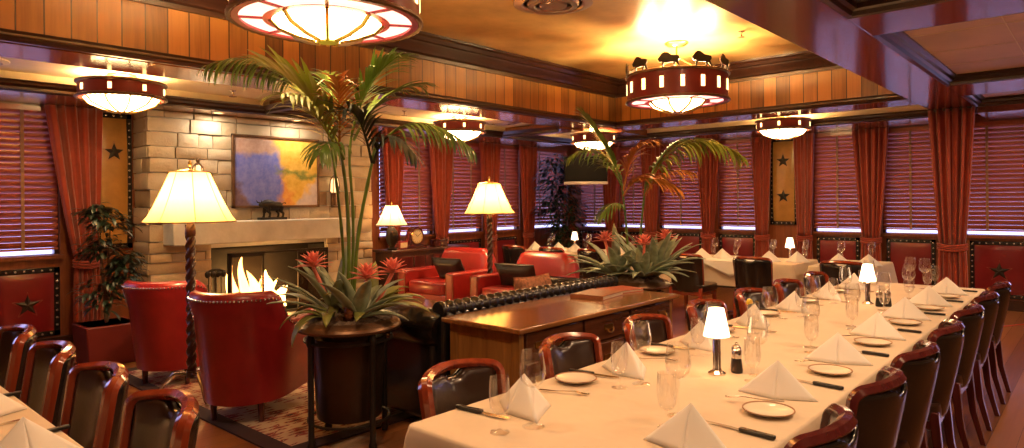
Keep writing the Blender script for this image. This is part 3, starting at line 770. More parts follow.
drum_lamp('pendant_lamp', 'huge red drum pendant cut off by the top of the photo, nearest of all lamps', (2.34, 3.6, 2.62), .565, .30, .345, True, GP, M['bowl'])
drum_lamp('pendant_lamp', 'red drum pendant ringed by bison silhouettes hanging from the gold ceiling', (6.95, 3.66, 2.62), .56, .30, .33, True, GP, M['bowl'])
for loc, lab in (((2.21, 6.75, 2.475), 'red flush drum lamp nearest on the left, near the gold panel'), ((6.5, 6.76, 2.475), 'red flush drum lamp right of the palm, above the far curtains'),
                 ((8.95, 6.2, 2.44), 'flush drum lamp in the far room corner behind palm fronds'), ((9.6, 3.42, 2.475), 'red flush drum lamp before the gold star panel')):
    drum_lamp('flush_lamp', lab, loc, .35, .145, .32, False, GF, M['bowl'])

# ------------------------------------------------------------------ floor and table lamps
def shade_part(t, z0, z1, r0, r1, mat, n=32, flute=.0, ribs=8):
    R = []
    for i in range(9):
        k = i / 8; r = r0 + (r1 - r0) * k ** .85; z = z0 + (z1 - z0) * k
        R.append([((r * (1 + flute * cos(ribs * a))) * cos(a), (r * (1 + flute * cos(ribs * a))) * sin(a), z + (.008 * cos(ribs * a) if i == 0 else 0)) for a in [2 * pi * j / 64 for j in range(64)]])
    s = MB().rings(R, True, False, False).build('lamp_shade', mat, t)
    b = MB()
    for k in range(ribs):
        a = 2 * pi * k / ribs; b.tube([((r0 + (r1 - r0) * (i / 8) ** .85 + .002) * cos(a), (r0 + (r1 - r0) * (i / 8) ** .85 + .002) * sin(a), z0 + (z1 - z0) * i / 8) for i in range(9)], .003, 4)
    b.tube([(r0 * cos(2 * pi * k / 48), r0 * sin(2 * pi * k / 48), z0) for k in range(49)], .006, 5); b.tube([(r1 * cos(2 * pi * k / 32), r1 * sin(2 * pi * k / 32), z1) for k in range(33)], .005, 5)
    b.build('seams', M['tape'], s)
    return s
def floor_lamp(loc, label, energy):
    t = thing('floor_lamp', label, 'floor lamp', loc, .5, 'twisted-pole floor lamps')
    b = MB()
    b.tube([(0, 0, .20 + 1.14 * k / 110) for k in range(111)], .030, 18, twist=.27, lobes=3, lamp=.28)
    b.lathe([(.036, .17), (.042, .19), (.036, .22)], 18).lathe([(.036, 1.25), (.040, 1.27), (.034, 1.33), (.02, 1.36), (.012, 1.42)], 18)
    b.build('pole', M['darkwood'], t)
    for k in range(3):
        a = 2 * pi * k / 3
        lg = MB().tube([(.02 * cos(a), .02 * sin(a), .2), (.12 * cos(a), .12 * sin(a), .20), (.2 * cos(a), .2 * sin(a), .12), (.25 * cos(a), .25 * sin(a), .035), (.30 * cos(a), .30 * sin(a), .02)], [.018, .017, .014, .013, .018], 8)
        part_label(lg.build('foot', M['chrome'], t), 'curved metal foot')
    b = MB().tube([(0, 0, 1.36), (0, 0, 1.80)], .006, 6); b.blob((0, 0, 1.81), (.016, .016, .025))
    for k in range(3): b.tube([(0, 0, 1.765), (.15 * cos(2.1 * k), .15 * sin(2.1 * k), 1.745)], .003, 4)
    b.build('finial', M['brass'], t)
    part_label(shade_part(t, 1.36, 1.74, .325, .14, M['shade']), 'glowing parchment shade')
    lamp_light((loc[0], loc[1], 1.52), energy, (1, .66, .30), .06)
def lamp_light(loc, e, c, r=.05):
    l = bpy.data.lights.new('bulb', 'POINT'); l.energy = e; l.color = c; l.shadow_soft_size = r
    o = bpy.data.objects.new('bulb_light', l); COL.objects.link(o); o.location = loc; return o
floor_lamp((2.19, 5.26, .012), 'tall lamp with twisted dark pole between the two near red armchairs', 25)
floor_lamp((6.22, 5.93, 0), 'far twisted-pole lamp between the two distant red club chairs', 25)

# console with lamp, clock and radio beside the fireplace
t = thing('console_cabinet', 'long dark wooden console against the left wall under the clock', 'cabinet', (6.55, 7.62, -.025))
MB().box((0, 0, .85), (1.5, .46, .035)).build('top', M['console'], t, bevel=.008)
MB().box((0, .01, .45), (1.42, .40, .76)).build('body', M['console'], t, bevel=.004)
MB().box((0, 0, .065), (1.46, .44, .08)).build('plinth', M['console'], t, bevel=.006)
for k in range(4):
    d = MB().box((-.53 + k * .354, -.2, .44), (.325, .022, .66)).build('door', M['frame_dark'], t, bevel=.006)
    MB().blob((-.53 + k * .354 + (.13 if k % 2 == 0 else -.13), -.222, .52), (.014, .014, .014)).build('knob', M['brass'], d)
t = thing('table_lamp', 'small table lamp with dark urn base and cream bell shade on the console', 'table lamp', (5.92, 7.55, .843))
MB().lathe([(.065, 0), (.07, .02), (.04, .035), (.038, .05), (.075, .11), (.09, .19), (.08, .26), (.04, .31), (.03, .33), (.02, .36), (.012, .42)], 24).build('base', M['iron'], t)
part_label(shade_part(t, .35, .63, .215, .085, M['shade2'], flute=.012), 'cream bell shade')
MB().tube([(0, 0, .4), (0, 0, .66)], .004, 6).blob((0, 0, .665), (.012, .012, .018)).build('finial', M['brass'], t)
lamp_light((5.92, 7.55, 1.34), 6, (1, .68, .36), .04)
t = thing('mantel_clock', 'wooden arched clock with round cream face on the console', 'clock', (6.38, 7.6, .843))
b = MB().box((0, 0, .02), (.34, .14, .04))
b.prism([(-.14, .04), (.14, .04), (.13, .18)] + [(.13 * cos(a), .18 + .13 * sin(a)) for a in [pi * k / 14 for k in range(1, 14)]] + [(-.13, .18)], -.05, .05, lambda x, z, h: (x, h, z))
b.build('case', M['frame_dark'], t, bevel=.004)
f = MB().prism([(.095 * cos(2 * pi * k / 32), .17 + .095 * sin(2 * pi * k / 32)) for k in range(32)], -.058, -.05, lambda x, z, h: (x, h, z)).build('dial', M['face'], t)
MB().tube([(.1 * cos(2 * pi * k / 32), -.056, .17 + .1 * sin(2 * pi * k / 32)) for k in range(33)], .007, 6).build('bezel', M['brass'], f)
b = MB()
for ang, l in ((.6, .075), (2.4, .055)): b.tube([(0, -.06, .17), (l * cos(ang), -.06, .17 + l * sin(ang))], .003, 4)
for k in range(12): b.box((.08 * cos(k * pi / 6), -.059, .17 + .08 * sin(k * pi / 6)), (.008, .002, .008))
b.build('hands', M['iron'], f)
t = thing('small_box', 'small dark wooden box with red front right of the clock', 'box', (6.85, 7.6, .843))
MB().box((0, 0, .045), (.24, .14, .09)).build('body', M['frame_dark'], t, bevel=.006)
MB().box((0, 0, .1), (.25, .15, .02)).build('lid', M['frame_dark'], t, bevel=.005)
MB().box((0, -.075, .045), (.03, .008, .03)).build('clasp', M['brass'], t)
t = thing('picture_stand', 'small red leather frame leaning left of the clock', 'picture frame', (6.15, 7.58, .843))
MB().box((0, 0, .055), (.16, .02, .11)).build('frame', M['redleather2'], t, bevel=.004)
MB().box((0, -.011, .055), (.12, .004, .07)).build('picture', M['face'], t)

# television hung in the far corner
t = thing('television', 'black television with silver lower edge hung in the far corner', 'television', (9.5, 6.75, 2.02), radians(41.7 - 90))
MB().box((0, 0, .04), (.74, .10, .44)).build('case', M['tv'], t, bevel=.008)
MB().box((0, -.052, .05), (.69, .006, .38)).build('screen', M['tv'], t)
part_label(MB().box((0, -.01, -.20), (.76, .12, .05)).build('lower_edge', M['silver'], t, bevel=.008), 'silver strip with speakers')
MB().tube([(0, .05, .1), (0, .14, .15), (0, .14, .56)], .022, 10).box((0, .14, .59), (.16, .16, .03)).build('bracket', M['iron'], t)
# ------------------------------------------------------------------ lounge: rug, armchairs, sofa, desk
b = MB(); b.span(2.14, 5.9, 3.74, 6.6, 0, .011)
rg = tag(b.build('rug', M['rug']), 'red and dark patterned oriental rug under the armchairs', 'rug')
b = MB()
for a in ((2.04, 6.0, 3.64, 3.76), (2.04, 6.0, 6.58, 6.7)): b.span(*a, 0, .0125)
for a in ((2.04, 2.16, 3.76, 6.58), (5.88, 6.0, 3.76, 6.58)): b.span(*a, 0, .0125)
part_label(b.build('border', M['rugborder'], rg), 'dark border band')
RZ = .0125
def barrel_chair(label):
    """club chair with a tall wrapped back, facing local +x, origin on the floor"""
    t = thing('armchair', label, 'armchair', (0, 0, 0), 0, 'tall red leather tub armchairs')
    path = []
    for k in range(7): path.append((.46 - .48 * k / 6, -.385))
    for k in range(1, 20):
        a = -pi / 2 - pi * k / 20; path.append((-.02 + .385 * cos(a) * (.95), .385 * sin(a)))
    for k in range(7): path.append((-.02 + .48 * k / 6, .385))
    def hgt(x):
        k = min(1, max(0, (-.10 - x) / .12)); k = k * k * (3 - 2 * k); return .66 + .19 * k
    R = []; N_ = len(path); th = .115
    tops = []
    for i, (x, y) in enumerate(path):
        p0, p1 = path[max(0, i - 1)], path[min(N_ - 1, i + 1)]
        tx, ty = p1[0] - p0[0], p1[1] - p0[1]; l = sqrt(tx * tx + ty * ty); nx, ny = -ty / l, tx / l
        # outward normal
        if nx * (x - .05) + ny * y < 0: nx, ny = -nx, -ny
        h = hgt(x); fl = .05 * (h - .5) / .38
        prof = [(-.045, .13), (-.02, .32), (.0 + fl * .5, h - .16), (.012 + fl, h - .05), (.0 + fl, h - .012), (-.035 + fl, h + .004), (-.075 + fl, h - .012), (-.10 + fl * .8, h - .06), (-.115 + fl * .3, h - .2), (-.115, .30)]
        R.append([(x + nx * o, y + ny * o, z) for o, z in prof])
        tops.append((x + nx * (.014 + fl), y + ny * (.014 + fl), h - .045))
    part_label(MB().rings(R).build('backrest', M['redleather'], t, sharp=60), 'wrapped red leather back and arms')
    b = MB()
    n = 0; acc = 0
    for i in range(1, len(tops)):
        a, c = Vector(tops[i - 1]), Vector(tops[i]); d = (c - a).length
        while acc <= d:
            p = a + (c - a) * (acc / d); b.blob(p, (.009, .009, .009), 6, 4); acc += .03
        acc -= d
    for y in (-.385, .385):
        for k in range(10): b.blob((.465, y + (.01 if y > 0 else -.01), .16 + k * .042), (.007, .007, .007), 6, 4)
    part_label(b.build('nailhead_trim', M['stud'], t), 'bright nailheads')
    MB().puff((.06, 0, .40), (.66, .56, .17), .3).build('seat_cushion', M['redleather'], t)
    MB().box((.14, 0, .22), (.46, .56, .20)).build('seat_base', M['redleather'], t, bevel=.02)
    for x, y in ((.38, -.31), (.38, .31), (-.20, -.20), (-.20, .20)):
        MB().lathe([(.020, 0), (.030, .14)], 10, (x, y, 0)).build('leg', M['frame_dark'], t)
    return t
bc = Maker(barrel_chair('x'))
GA = 'tall red leather tub armchairs'
bc.put((2.35, 4.62, RZ), radians(36), 'red leather tub armchair nearest the round planter stand, seen from behind', GA).scale = (1.06, .86, 1.06)
bc.put((2.40, 6.02, RZ), radians(40), 'red leather tub armchair beside the left wall plant, behind the nearer one', GA).scale = (1.0, .9, 1.02)
def square_chair(label):
    """wide club chair, faces local -x"""
    t = thing('club_chair', label, 'armchair', (0, 0, 0), 0, 'distant square red club chairs')
    R = []
    for i in range(13):
        u = i / 12; y = -.46 + .92 * u; k = min(1, min(u, 1 - u) * 6); k = sqrt(max(0, 1 - (1 - k) ** 2)); h = .74 + .14 * k
        R.append([(.46, y, .12), (.48, y, h - .06), (.46, y, h - .01), (.40, y, h), (.34, y, h - .015), (.31, y, h - .08), (.24, y, .40), (.24, y, .12)])
    MB().rings(R).build('backrest', M['redleather2'], t, sharp=60)
    for s in (-1, 1):
        a = MB().box((-.03, s * .44, .37), (.80, .15, .50)).build('arm', M['redleather2'], t, bevel=.03, seg=3)
        b = MB(); b.tube([(-.432, s * .44 + dx, z) for dx, z in ((-.06, .14), (-.06, .60), (.06, .60), (.06, .14))], .005, 4)
        b.tube([(-.06, s * .518, .14), (-.06, s * .518, .61)], .004, 4)
        part_label(b.build('piping', M['tape'], a), 'pale contrast piping')
    MB().box((-.06, 0, .22), (.72, .74, .22)).build('seat_base', M['redleather2'], t, bevel=.02)
    MB().puff((-.10, 0, .40), (.68, .72, .18), .28).build('seat_cushion', M['redleather2'], t)
    for x in (-.36, .38):
        for y in (-.40, .40): MB().lathe([(.022, 0), (.032, .12)], 10, (x, y, 0)).build('leg', M['frame_dark'], t)
    return t
sc = Maker(square_chair('x'))
sc.put((6.12, 6.62, 0), radians(3), 'square red club chair with dark pillow left of the far floor lamp', 'distant square red club chairs')
sc.put((6.12, 5.26, 0), radians(-3), 'square red club chair with shiny rounded back right of the far floor lamp', 'distant square red club chairs')
def pillow(loc, rz, tilt, size, mat, label, z=0):
    t = thing('throw_pillow', label, 'pillow', loc, rz, 'throw pillows')
    w, h, d = size
    R = Matrix.Rotation(tilt, 4, 'Y')
    b = MB()
    def f(u, v, s):
        a, c = u * 2 - 1, v * 2 - 1
        ww = w * .5 * (1 - .10 * (1 - a * a) * 0 - .08 * (1 - abs(c)) * 1); 
        k = (1 - a ** 4) ** .5 * (1 - c ** 4) ** .5
        pin = .06 * (1 - a * a) * abs(c) ** 3
        p = Vector((s * d * .5 * k, a * w * .5 * (1 - .07 * (1 - c * c)), c * h * .5 * (1 - .07 * (1 - a * a))))
        return tuple(R @ p)
    b.grid(lambda u, v: f(u, v, 1), 16, 16); b.grid(lambda u, v: f(1 - u, v, -1), 16, 16)
    c = b.build('cover', mat, t, sharp=80)
    e = [(-1 + 2 * k / 10, -1) for k in range(10)] + [(1, -1 + 2 * k / 10) for k in range(10)] + [(1 - 2 * k / 10, 1) for k in range(10)] + [(-1, 1 - 2 * k / 10) for k in range(11)]
    MB().tube([f((x + 1) / 2, (y + 1) / 2, 0) for x, y in e], .007, 5).build('piping', mat, t)
pillow((6.10, 6.55, .62), .1, -.55, (.50, .34, .16), M['pillow'], 'dark leather pillow on the red club chair left of the far lamp')
pillow((6.08, 5.34, .61), .2, -.55, (.54, .34, .17), M['pillow'], 'dark leather pillow on the shiny red club chair behind the sofa')

pillow((2.52, 4.70, .62), .1, -.3, (.40, .30, .15), M['pillow'], 'small black pillow on the seat of the nearest red armchair')
# black sofa with its back to the desk
t = thing('sofa', 'black tufted leather sofa with rolled back behind the wooden desk', 'sofa', (3.95, 3.6, 0))
MB().box((0, .06, .22), (2.1, .82, .30)).build('seat_base', M['blackleather'], t, bevel=.03)
b = MB().box((0, -.33, .43), (2.06, .14, .70)); b.build('backrest', M['blackleather'], t, bevel=.03)
path = [(-1.03 + 2.06 * k / 260, -.345, .785) for k in range(261)]
b = MB().tube(path, [.056 + .007 * sin(k * 2 * pi / 10) for k in range(261)], 16)
R = []
for i, ring in enumerate(range(0)): pass
part_label(b.build('back_roll', M['pleat'] if 'pleat' in M else M['blackleather'], t), 'pleated roll along the sofa back')
for s in (-1, 1):
    a = MB().box((s * .98, .08, .34), (.16, .80, .56)).build('arm', M['blackleather'], t, bevel=.03)
    MB().tube([(s * 1.0, -.36, .66), (s * 1.0, -.3, .665), (s * 1.0, .40, .665), (s * 1.0, .46, .66)], [.10, .125, .125, .10], 20).build('arm_roll', M['blackleather'], a)
    MB().lathe([(.0, 0), (.09, .0), (.115, .012), (.12, .03)], 20).build('arm_end', M['blackleather'], a, (s * 1.0, -.44, .665)) if False else None
for k in range(3): MB().puff((-.6 + .6 * k, .12, .42), (.58, .62, .17), .28).build('seat_cushion', M['blackleather'], t)
for x in (-.96, .96):
    for y in (-.34, .40): MB().lathe([(.02, 0), (.035, .04), (.03, .08)], 12, (x, y, 0)).build('leg', M['frame_dark'], t)
t.location.z = RZ
pillow((4.35, 3.62, .68), radians(-90), -.2, (.46, .40, .16), M['patterned'], 'small brocade patterned pillow showing above the black sofa back')

t = thing('coffee_table', 'low brown wooden coffee table between the sofa and the fireplace', 'table', (4.15, 5.3, RZ))
MB().box((0, 0, .43), (1.25, .70, .045)).build('tabletop', M['desk'], t, bevel=.01)
MB().box((0, 0, .36), (1.1, .56, .09)).build('apron', M['deskdark'], t, bevel=.004)
for x in (-.52, .52):
    for y in (-.26, .26): MB().lathe([(.02, 0), (.028, .05), (.022, .2), (.034, .3), (.03, .41)], 12, (x, y, 0)).build('leg', M['deskdark'], t)

# desk
t = thing('desk', 'long walnut sideboard desk with brass-handled drawers behind the left row of chairs', 'desk', (3.78, 2.81, 0))
MB().box((0, 0, .765), (1.88, .66, .032)).build('top', M['desk'], t, bevel=.008)
MB().box((0, 0, .42), (1.74, .56, .66)).build('body', M['deskdark'], t, bevel=.004)
for s in (-1, 1):
    p = MB().box((s * .875, 0, .42), (.03, .58, .66)).build('side_panel', M['deskside'], t, bevel=.004)
    b = MB()
    for y in (-.26, .26): b.box((s * .892, y, .42), (.014, .06, .66))
    for z in (.13, .72): b.box((s * .892, 0, z), (.014, .46, .06))
    b.build('moulding', M['deskside'], p, bevel=.003)
MB().box((0, 0, .05), (1.80, .60, .10)).build('plinth', M['deskdark'], t, bevel=.01)
for x, w in ((-.57, .55), (0, .53), (.57, .55)):
    for z, h in ((.66, .16), (.46, .20), (.24, .20)):
        d = MB().box((x, -.288, z), (w, .022, h)).build('drawer', M['deskdark'], t, bevel=.006)
        for dx in ((-.15, .15) if w > .54 else (0,)):
            b = MB().box((x + dx, -.302, z), (.10, .006, .035))
            b.tube([(x + dx + .04 * cos(a), -.312 - .012 * sin(-a), z - .005 + .028 * sin(a)) for a in [pi + pi * k / 10 for k in range(11)]], .005, 6)
            part_label(b.build('handle', M['brass'], d), 'brass bail handle')
def book(loc, rz, w, l, h, mat, label):
    t = thing('book', label, 'book', loc, rz, 'books on the desk')
    c = MB().box((0, 0, h - .002), (w, l, .004)).box((0, 0, .002), (w, l, .004)).box((-w / 2 + .002, 0, h / 2), (.004, l, h)); c.build('cover', mat, t)
    MB().box((.002, 0, h / 2), (w - .012, l - .012, h - .008)).build('pages', M['paper'], t)
book((4.22, 2.90, .781), radians(8), .36, .27, .03, M['book1'], 'large brown book lying on the desk, nearer one of two')
book((4.58, 2.93, .781), radians(-12), .30, .24, .022, M['book2'], 'rust-coloured book lying on the desk next to the far planter')

# ------------------------------------------------------------------ planter stands
def planter(loc, rz, label):
    t = thing('planter_stand', label, 'planter', loc, rz, 'round bronze planters on four-legged stands')
    prof = [(.21, .685), (.29, .70), (.322, .712), (.328, .725), (.322, .736), (.315, .743), (.29, .762), (.272, .77), (.262, .762), (.25, .74)]
    rm = MB().lathe(prof, 96, cap0=False, cap1=False, fn=lambda a, z: 1 + (.028 * cos(40 * a) if .7365 < z < .766 else 0))
    part_label(rm.build('rim', M['bronze'], t), 'fluted bronze rim')
    MB().lathe([(.195, .16), (.20, .17), (.225, .66)], 40).build('drum', M['drum'], t)
    b = MB(); b.tube([(.268 * cos(2 * pi * k / 48), .268 * sin(2 * pi * k / 48), .645) for k in range(49)], .010, 6)
    b.build('hoop', M['iron'], t)
    MB().tube([(.25 * cos(2 * pi * k / 48), .25 * sin(2 * pi * k / 48), .15) for k in range(49)], .009, 6).build('hoop', M['iron'], t)
    for k in range(4):
        a = pi / 4 + k * pi / 2; c, s = cos(a), sin(a)
        lg = MB().lathe([(.020, 0), (.026, .03), (.018, .05), (.018, .62), (.026, .64), (.026, .67), (.018, .69), (.018, .72)], 14, (.262 * c, .262 * s, 0))
        lg.build('leg', M['iron'], t)
    def f(u, v):
        r = .27 * u; a = 2 * pi * v; return (r * cos(a), r * sin(a), .762 + .075 * (1 - u * u) + random.uniform(-.012, .012) * (u < .99))
    ms = MB().grid(f, 12, 48).build('moss', M['moss'], t); ms['kind'] = 'stuff'; ms['label'] = 'grey moss covering the soil'
    return t
planter((2.46, 3.58, RZ), radians(41.7), 'round bronze planter on a tall stand in front of the nearest red armchair')
planter((5.42, 3.30, 0), radians(41.7), 'round bronze planter on a stand at the far end of the desk')

def blade(b, base, dirv, l, w, arch, tipdrop=0, n=9, fold=.25, up=(0, 0, 1)):
    """strap leaf: starts at base along dirv, bends down by arch"""
    d = Vector(dirv).normalized(); upv = Vector(up); side = d.cross(upv)
    side = side.normalized() if side.length > 1e-3 else Vector((1, 0, 0))
    p = Vector(base); ang = 0; L3 = []; step = l / n
    for i in range(n + 1):
        t = i / n; ww = w * .5 * (min(1, .55 + t * 1.5) * (1 - t ** 3) ** .8) + .001
        nrm = side.cross(d)
        L3.append((p - side * ww + nrm * fold * ww, p.copy(), p + side * ww + nrm * fold * ww))
        d = (d - Vector((0, 0, 1)) * arch * step / l * (1 + 1.5 * t)).normalized(); p = p + d * step
    vs = [q for r in L3 for q in r]; fs = []
    for i in range(n):
        for k in (0, 1): fs.append((i * 3 + k, i * 3 + k + 1, i * 3 + k + 4, i * 3 + k + 3))
    b.add(vs, fs)
def bromeliad(loc, label, mat, n, l, w, seed, flower=True, lean=(0, 0), spread=(.35, 1.15), arch=.7):
    t = thing('bromeliad', label, 'plant', loc, 0, 'bromeliads in the round planters')
    rnd = random.Random(seed); b = MB()
    for k in range(n):
        a = 2.4 * k + rnd.uniform(-.2, .2); e = rnd.uniform(*spread)
        d = (cos(a) * cos(e) + lean[0], sin(a) * cos(e) + lean[1], sin(e))
        blade(b, (.02 * cos(a), .02 * sin(a), 0), d, l * rnd.uniform(.75, 1.1), w * rnd.uniform(.8, 1.1), arch * rnd.uniform(.6, 1.3))
    b.build('leaves', mat, t, solid=.004, sharp=80)
    if flower:
        b = MB(); c = Vector((lean[0] * .3, lean[1] * .3, l * .66))
        b.tube([(0, 0, 0), tuple(c * .6), tuple(c)], .012, 6)
        for k in range(26):
            a = 2.4 * k; e = .1 + 1.3 * k / 26
            blade(b, c + Vector((0, 0, .02 * k / 26)), (cos(a) * cos(e), sin(a) * cos(e), sin(e)), .12 * (1.1 - .4 * k / 26), .032, .2, n=4)
        part_label(b.build('flower', M['bromflower'], t, solid=.002, sharp=80), 'spiky coral flower head')
PZ = .79 + RZ
bromeliad((2.40, 3.40, PZ), 'large grey-green bromeliad at the front of the near planter with coral flower', M['brom'], 11, .36, .11, 1, True, (.15, -.12), (.35, 1.25), .55)
bromeliad((2.40, 3.64, PZ), 'grey-green bromeliad with coral flower on the fireplace side of the near planter', M['brom'], 10, .46, .09, 2, True, (-.35, .25), (.7, 1.3), .4)
bromeliad((2.60, 3.52, PZ), 'tan-edged bromeliad with pale coral flower on the sofa side of the near planter', M['brom2'], 10, .38, .10, 3, True, (.3, -.3), (.3, 1.2), .6)
bromeliad((2.30, 3.56, PZ), 'yellow-green drooping bromeliad at the left front of the near planter', M['brom2'], 5, .30, .09, 4, False, (-.5, .3), (.5, 1.0), 1.5)
bromeliad((5.32, 3.16, .80), 'grey-green bromeliad with coral flower at the front of the far planter', M['brom'], 20, .46, .095, 5, True, (-.05, -.1), (.4, 1.3), .5)
bromeliad((5.52, 3.14, .80), 'grey-green bromeliad with coral flower on the right of the far planter', M['brom'], 18, .52, .09, 6, True, (.2, -.25), (.5, 1.3), .45)
bromeliad((5.28, 3.42, .80), 'grey-green bromeliad with coral flower on the left of the far planter', M['brom'], 18, .50, .09, 7, True, (-.2, .25), (.45, 1.3), .5)
t = thing('pine_cone', 'brown pine cone lying on the moss of the near planter', 'pine cone', (2.34, 3.40, PZ + .04))
b = MB()
for k in range(46):
    a = 2.4 * k; h = -.05 + .12 * k / 46; r = .042 * sin(pi * (k + 4) / 54)
    blade(b, (r * .5 * cos(a), r * .5 * sin(a), h), (cos(a), sin(a), .5), .03, .028, .1, n=3)
b.lathe([(.01, -.05), (.03, -.01), (.025, .03), (.004, .07)], 10)
b.build('scales', M['book1'], t, sharp=80)

# ------------------------------------------------------------------ palms
RV = Vector((sin(radians(41.7)), -cos(radians(41.7)), 0)); FV = Vector((cos(radians(41.7)), sin(radians(41.7)), 0))
def loc3(p): return RV * p[0] + FV * p[1] + Vector((0, 0, p[2]))
def frond(t, p0, p1, p2, n, ll, mat, droop=.35, seed=0, ang=.75, lw=.020, start=.12):
    """feather leaf: arching rib p0-p1-p2 with pairs of leaflets"""
    rnd = random.Random(seed); p0, p1, p2 = loc3(p0), loc3(p1), loc3(p2); b = MB()
    bz = lambda s: p0 * (1 - s) ** 2 + p1 * 2 * s * (1 - s) + p2 * s * s
    b.tube([bz(k / 16) for k in range(17)], [.009 * (1 - .75 * k / 16) + .001 for k in range(17)], 6)
    for k in range(n):
        s = start + (1 - start) * (k + .5) / n; p = bz(s); T = (bz(min(1, s + .02)) - bz(s - .02)).normalized()
        side = T.cross(Vector((0, 0, 1))); side = side.normalized() if side.length > .05 else FV.copy()
        env = (sin(pi * min(1, (.25 + .75 * (s - start) / (1 - start)))) ** .5) * .75 + .25
        for sg in (-1, 1):
            a = ang * (1 - .45 * s) + rnd.uniform(-.08, .08)
            d = T * cos(a) + side * sg * sin(a) + Vector((0, 0, rnd.uniform(.0, .25)))
            blade(b, p, d, ll * env * rnd.uniform(.85, 1.1), lw * rnd.uniform(.85, 1.15), droop * rnd.uniform(.6, 1.5), n=5, fold=.3)
    return b.build('frond', mat, t, sharp=80)
t = thing('palm', 'tall green palm rising from the near round planter before the fireplace', 'palm', (2.46, 3.58, RZ + .79))
def cane(t, pts, r0, r1, mat):
    P = [loc3(p) for p in pts]; n = 22; Q = []
    for k in range(n + 1):
        s = k / n * (len(P) - 1); i = min(int(s), len(P) - 2); u = s - i
        a = P[max(0, i - 1)]; bb = P[i]; c = P[i + 1]; d = P[min(len(P) - 1, i + 2)]
        Q.append(.5 * ((2 * bb) + (c - a) * u + (2 * a - 5 * bb + 4 * c - d) * u * u + (3 * bb - a - 3 * c + d) * u ** 3))
    MB().tube(Q, [r0 + (r1 - r0) * k / n + (.0022 if k % 4 == 0 else 0) for k in range(n + 1)], 10).build('stem', mat, t)
# local frame: (to the right, away, up from the moss)
cane(t, [(.0, .0, .0), (.0, .02, .5), (-.02, .02, .85), (-.06, .02, 1.1)], .014, .008, M['stem'])
cane(t, [(-.03, .03, 0), (-.05, .05, .5), (-.10, .06, .95), (-.14, .08, 1.15)], .010, .007, M['stem'])
cane(t, [(.03, -.02, 0), (.07, -.02, .5), (.16, -.02, .95), (.18, -.02, 1.05)], .013, .008, M['stem'])
cane(t, [(.01, .05, 0), (.02, .06, .6), (.0, .06, 1.0), (.03, .06, 1.2)], .011, .007, M['stem'])
frond(t, (-.08, .05, 1.05), (-.36, .02, 1.78), (-.84, -.08, 1.56), 24, .26, M['leaf'], 1.5, 1, 1.0, .020, .35)
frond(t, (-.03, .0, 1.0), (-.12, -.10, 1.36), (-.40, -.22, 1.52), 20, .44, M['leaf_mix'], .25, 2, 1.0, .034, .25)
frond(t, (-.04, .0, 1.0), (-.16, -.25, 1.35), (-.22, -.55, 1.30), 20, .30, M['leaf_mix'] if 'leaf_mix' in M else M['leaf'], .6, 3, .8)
frond(t, (-.12, .06, 1.1), (-.12, .2, 1.5), (-.28, .45, 1.62), 20, .30, M['leaf'], .5, 4)
frond(t, (.02, .05, 1.15), (.12, .0, 1.5), (.34, -.10, 1.60), 22, .30, M['leaf'], .5, 5, .8)
frond(t, (.03, .05, 1.1), (.16, .15, 1.45), (.42, .30, 1.50), 20, .30, M['leaf'], .5, 6, .8)
frond(t, (.17, -.02, 1.0), (.40, -.05, 1.38), (.80, -.10, 1.02), 22, .26, M['leaf'], 1.3, 7, .9, .018, .25)
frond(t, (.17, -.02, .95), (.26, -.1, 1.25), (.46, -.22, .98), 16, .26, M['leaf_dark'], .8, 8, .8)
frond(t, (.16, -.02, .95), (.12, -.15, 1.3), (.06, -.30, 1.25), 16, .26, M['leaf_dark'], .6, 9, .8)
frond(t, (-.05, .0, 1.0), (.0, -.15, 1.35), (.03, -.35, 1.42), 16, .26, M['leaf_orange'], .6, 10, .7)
frond(t, (-.02, .0, .98), (-.06, -.2, 1.15), (-.05, -.42, .98), 14, .26, M['leaf'], .8, 11, .7)
t = thing('palm', 'orange-tinged palm arching from the far round planter beyond the desk', 'palm', (5.42, 3.30, .80))
cane(t, [(-.05, 0, 0), (-.07, .02, .4), (-.10, .02, .75), (-.12, .02, .95)], .012, .008, M['stem'])
cane(t, [(.05, 0, 0), (.06, .02, .4), (.10, .0, .8), (.12, .0, .95)], .012, .008, M['stem'])
frond(t, (-.12, .0, .9), (-.28, -.05, 1.28), (-.50, -.1, 1.52), 18, .24, M['leaf'], .4, 21, .6)
frond(t, (-.12, .0, .85), (-.34, -.1, 1.30), (-.62, -.2, 1.1), 18, .26, M['leaf'], .9, 22, .8)
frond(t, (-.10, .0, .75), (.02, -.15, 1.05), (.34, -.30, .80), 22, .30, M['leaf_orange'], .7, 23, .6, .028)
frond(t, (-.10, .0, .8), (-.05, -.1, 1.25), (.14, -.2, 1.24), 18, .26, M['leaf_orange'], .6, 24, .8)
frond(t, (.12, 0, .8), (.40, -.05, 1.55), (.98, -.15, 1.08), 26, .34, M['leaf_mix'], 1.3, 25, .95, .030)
frond(t, (.12, 0, .85), (.36, .1, 1.45), (.80, .2, 1.25), 22, .30, M['leaf'], 1.2, 26, .95, .026)
frond(t, (-.10, .05, .85), (-.18, .25, 1.2), (-.4, .5, 1.25), 18, .26, M['leaf'], .6, 27)
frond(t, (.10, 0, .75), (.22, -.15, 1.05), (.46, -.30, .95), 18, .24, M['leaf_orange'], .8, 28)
frond(t, (-.08, 0, .6), (-.20, -.1, .78), (-.36, -.2, .55), 14, .22, M['leaf'], .8, 29)

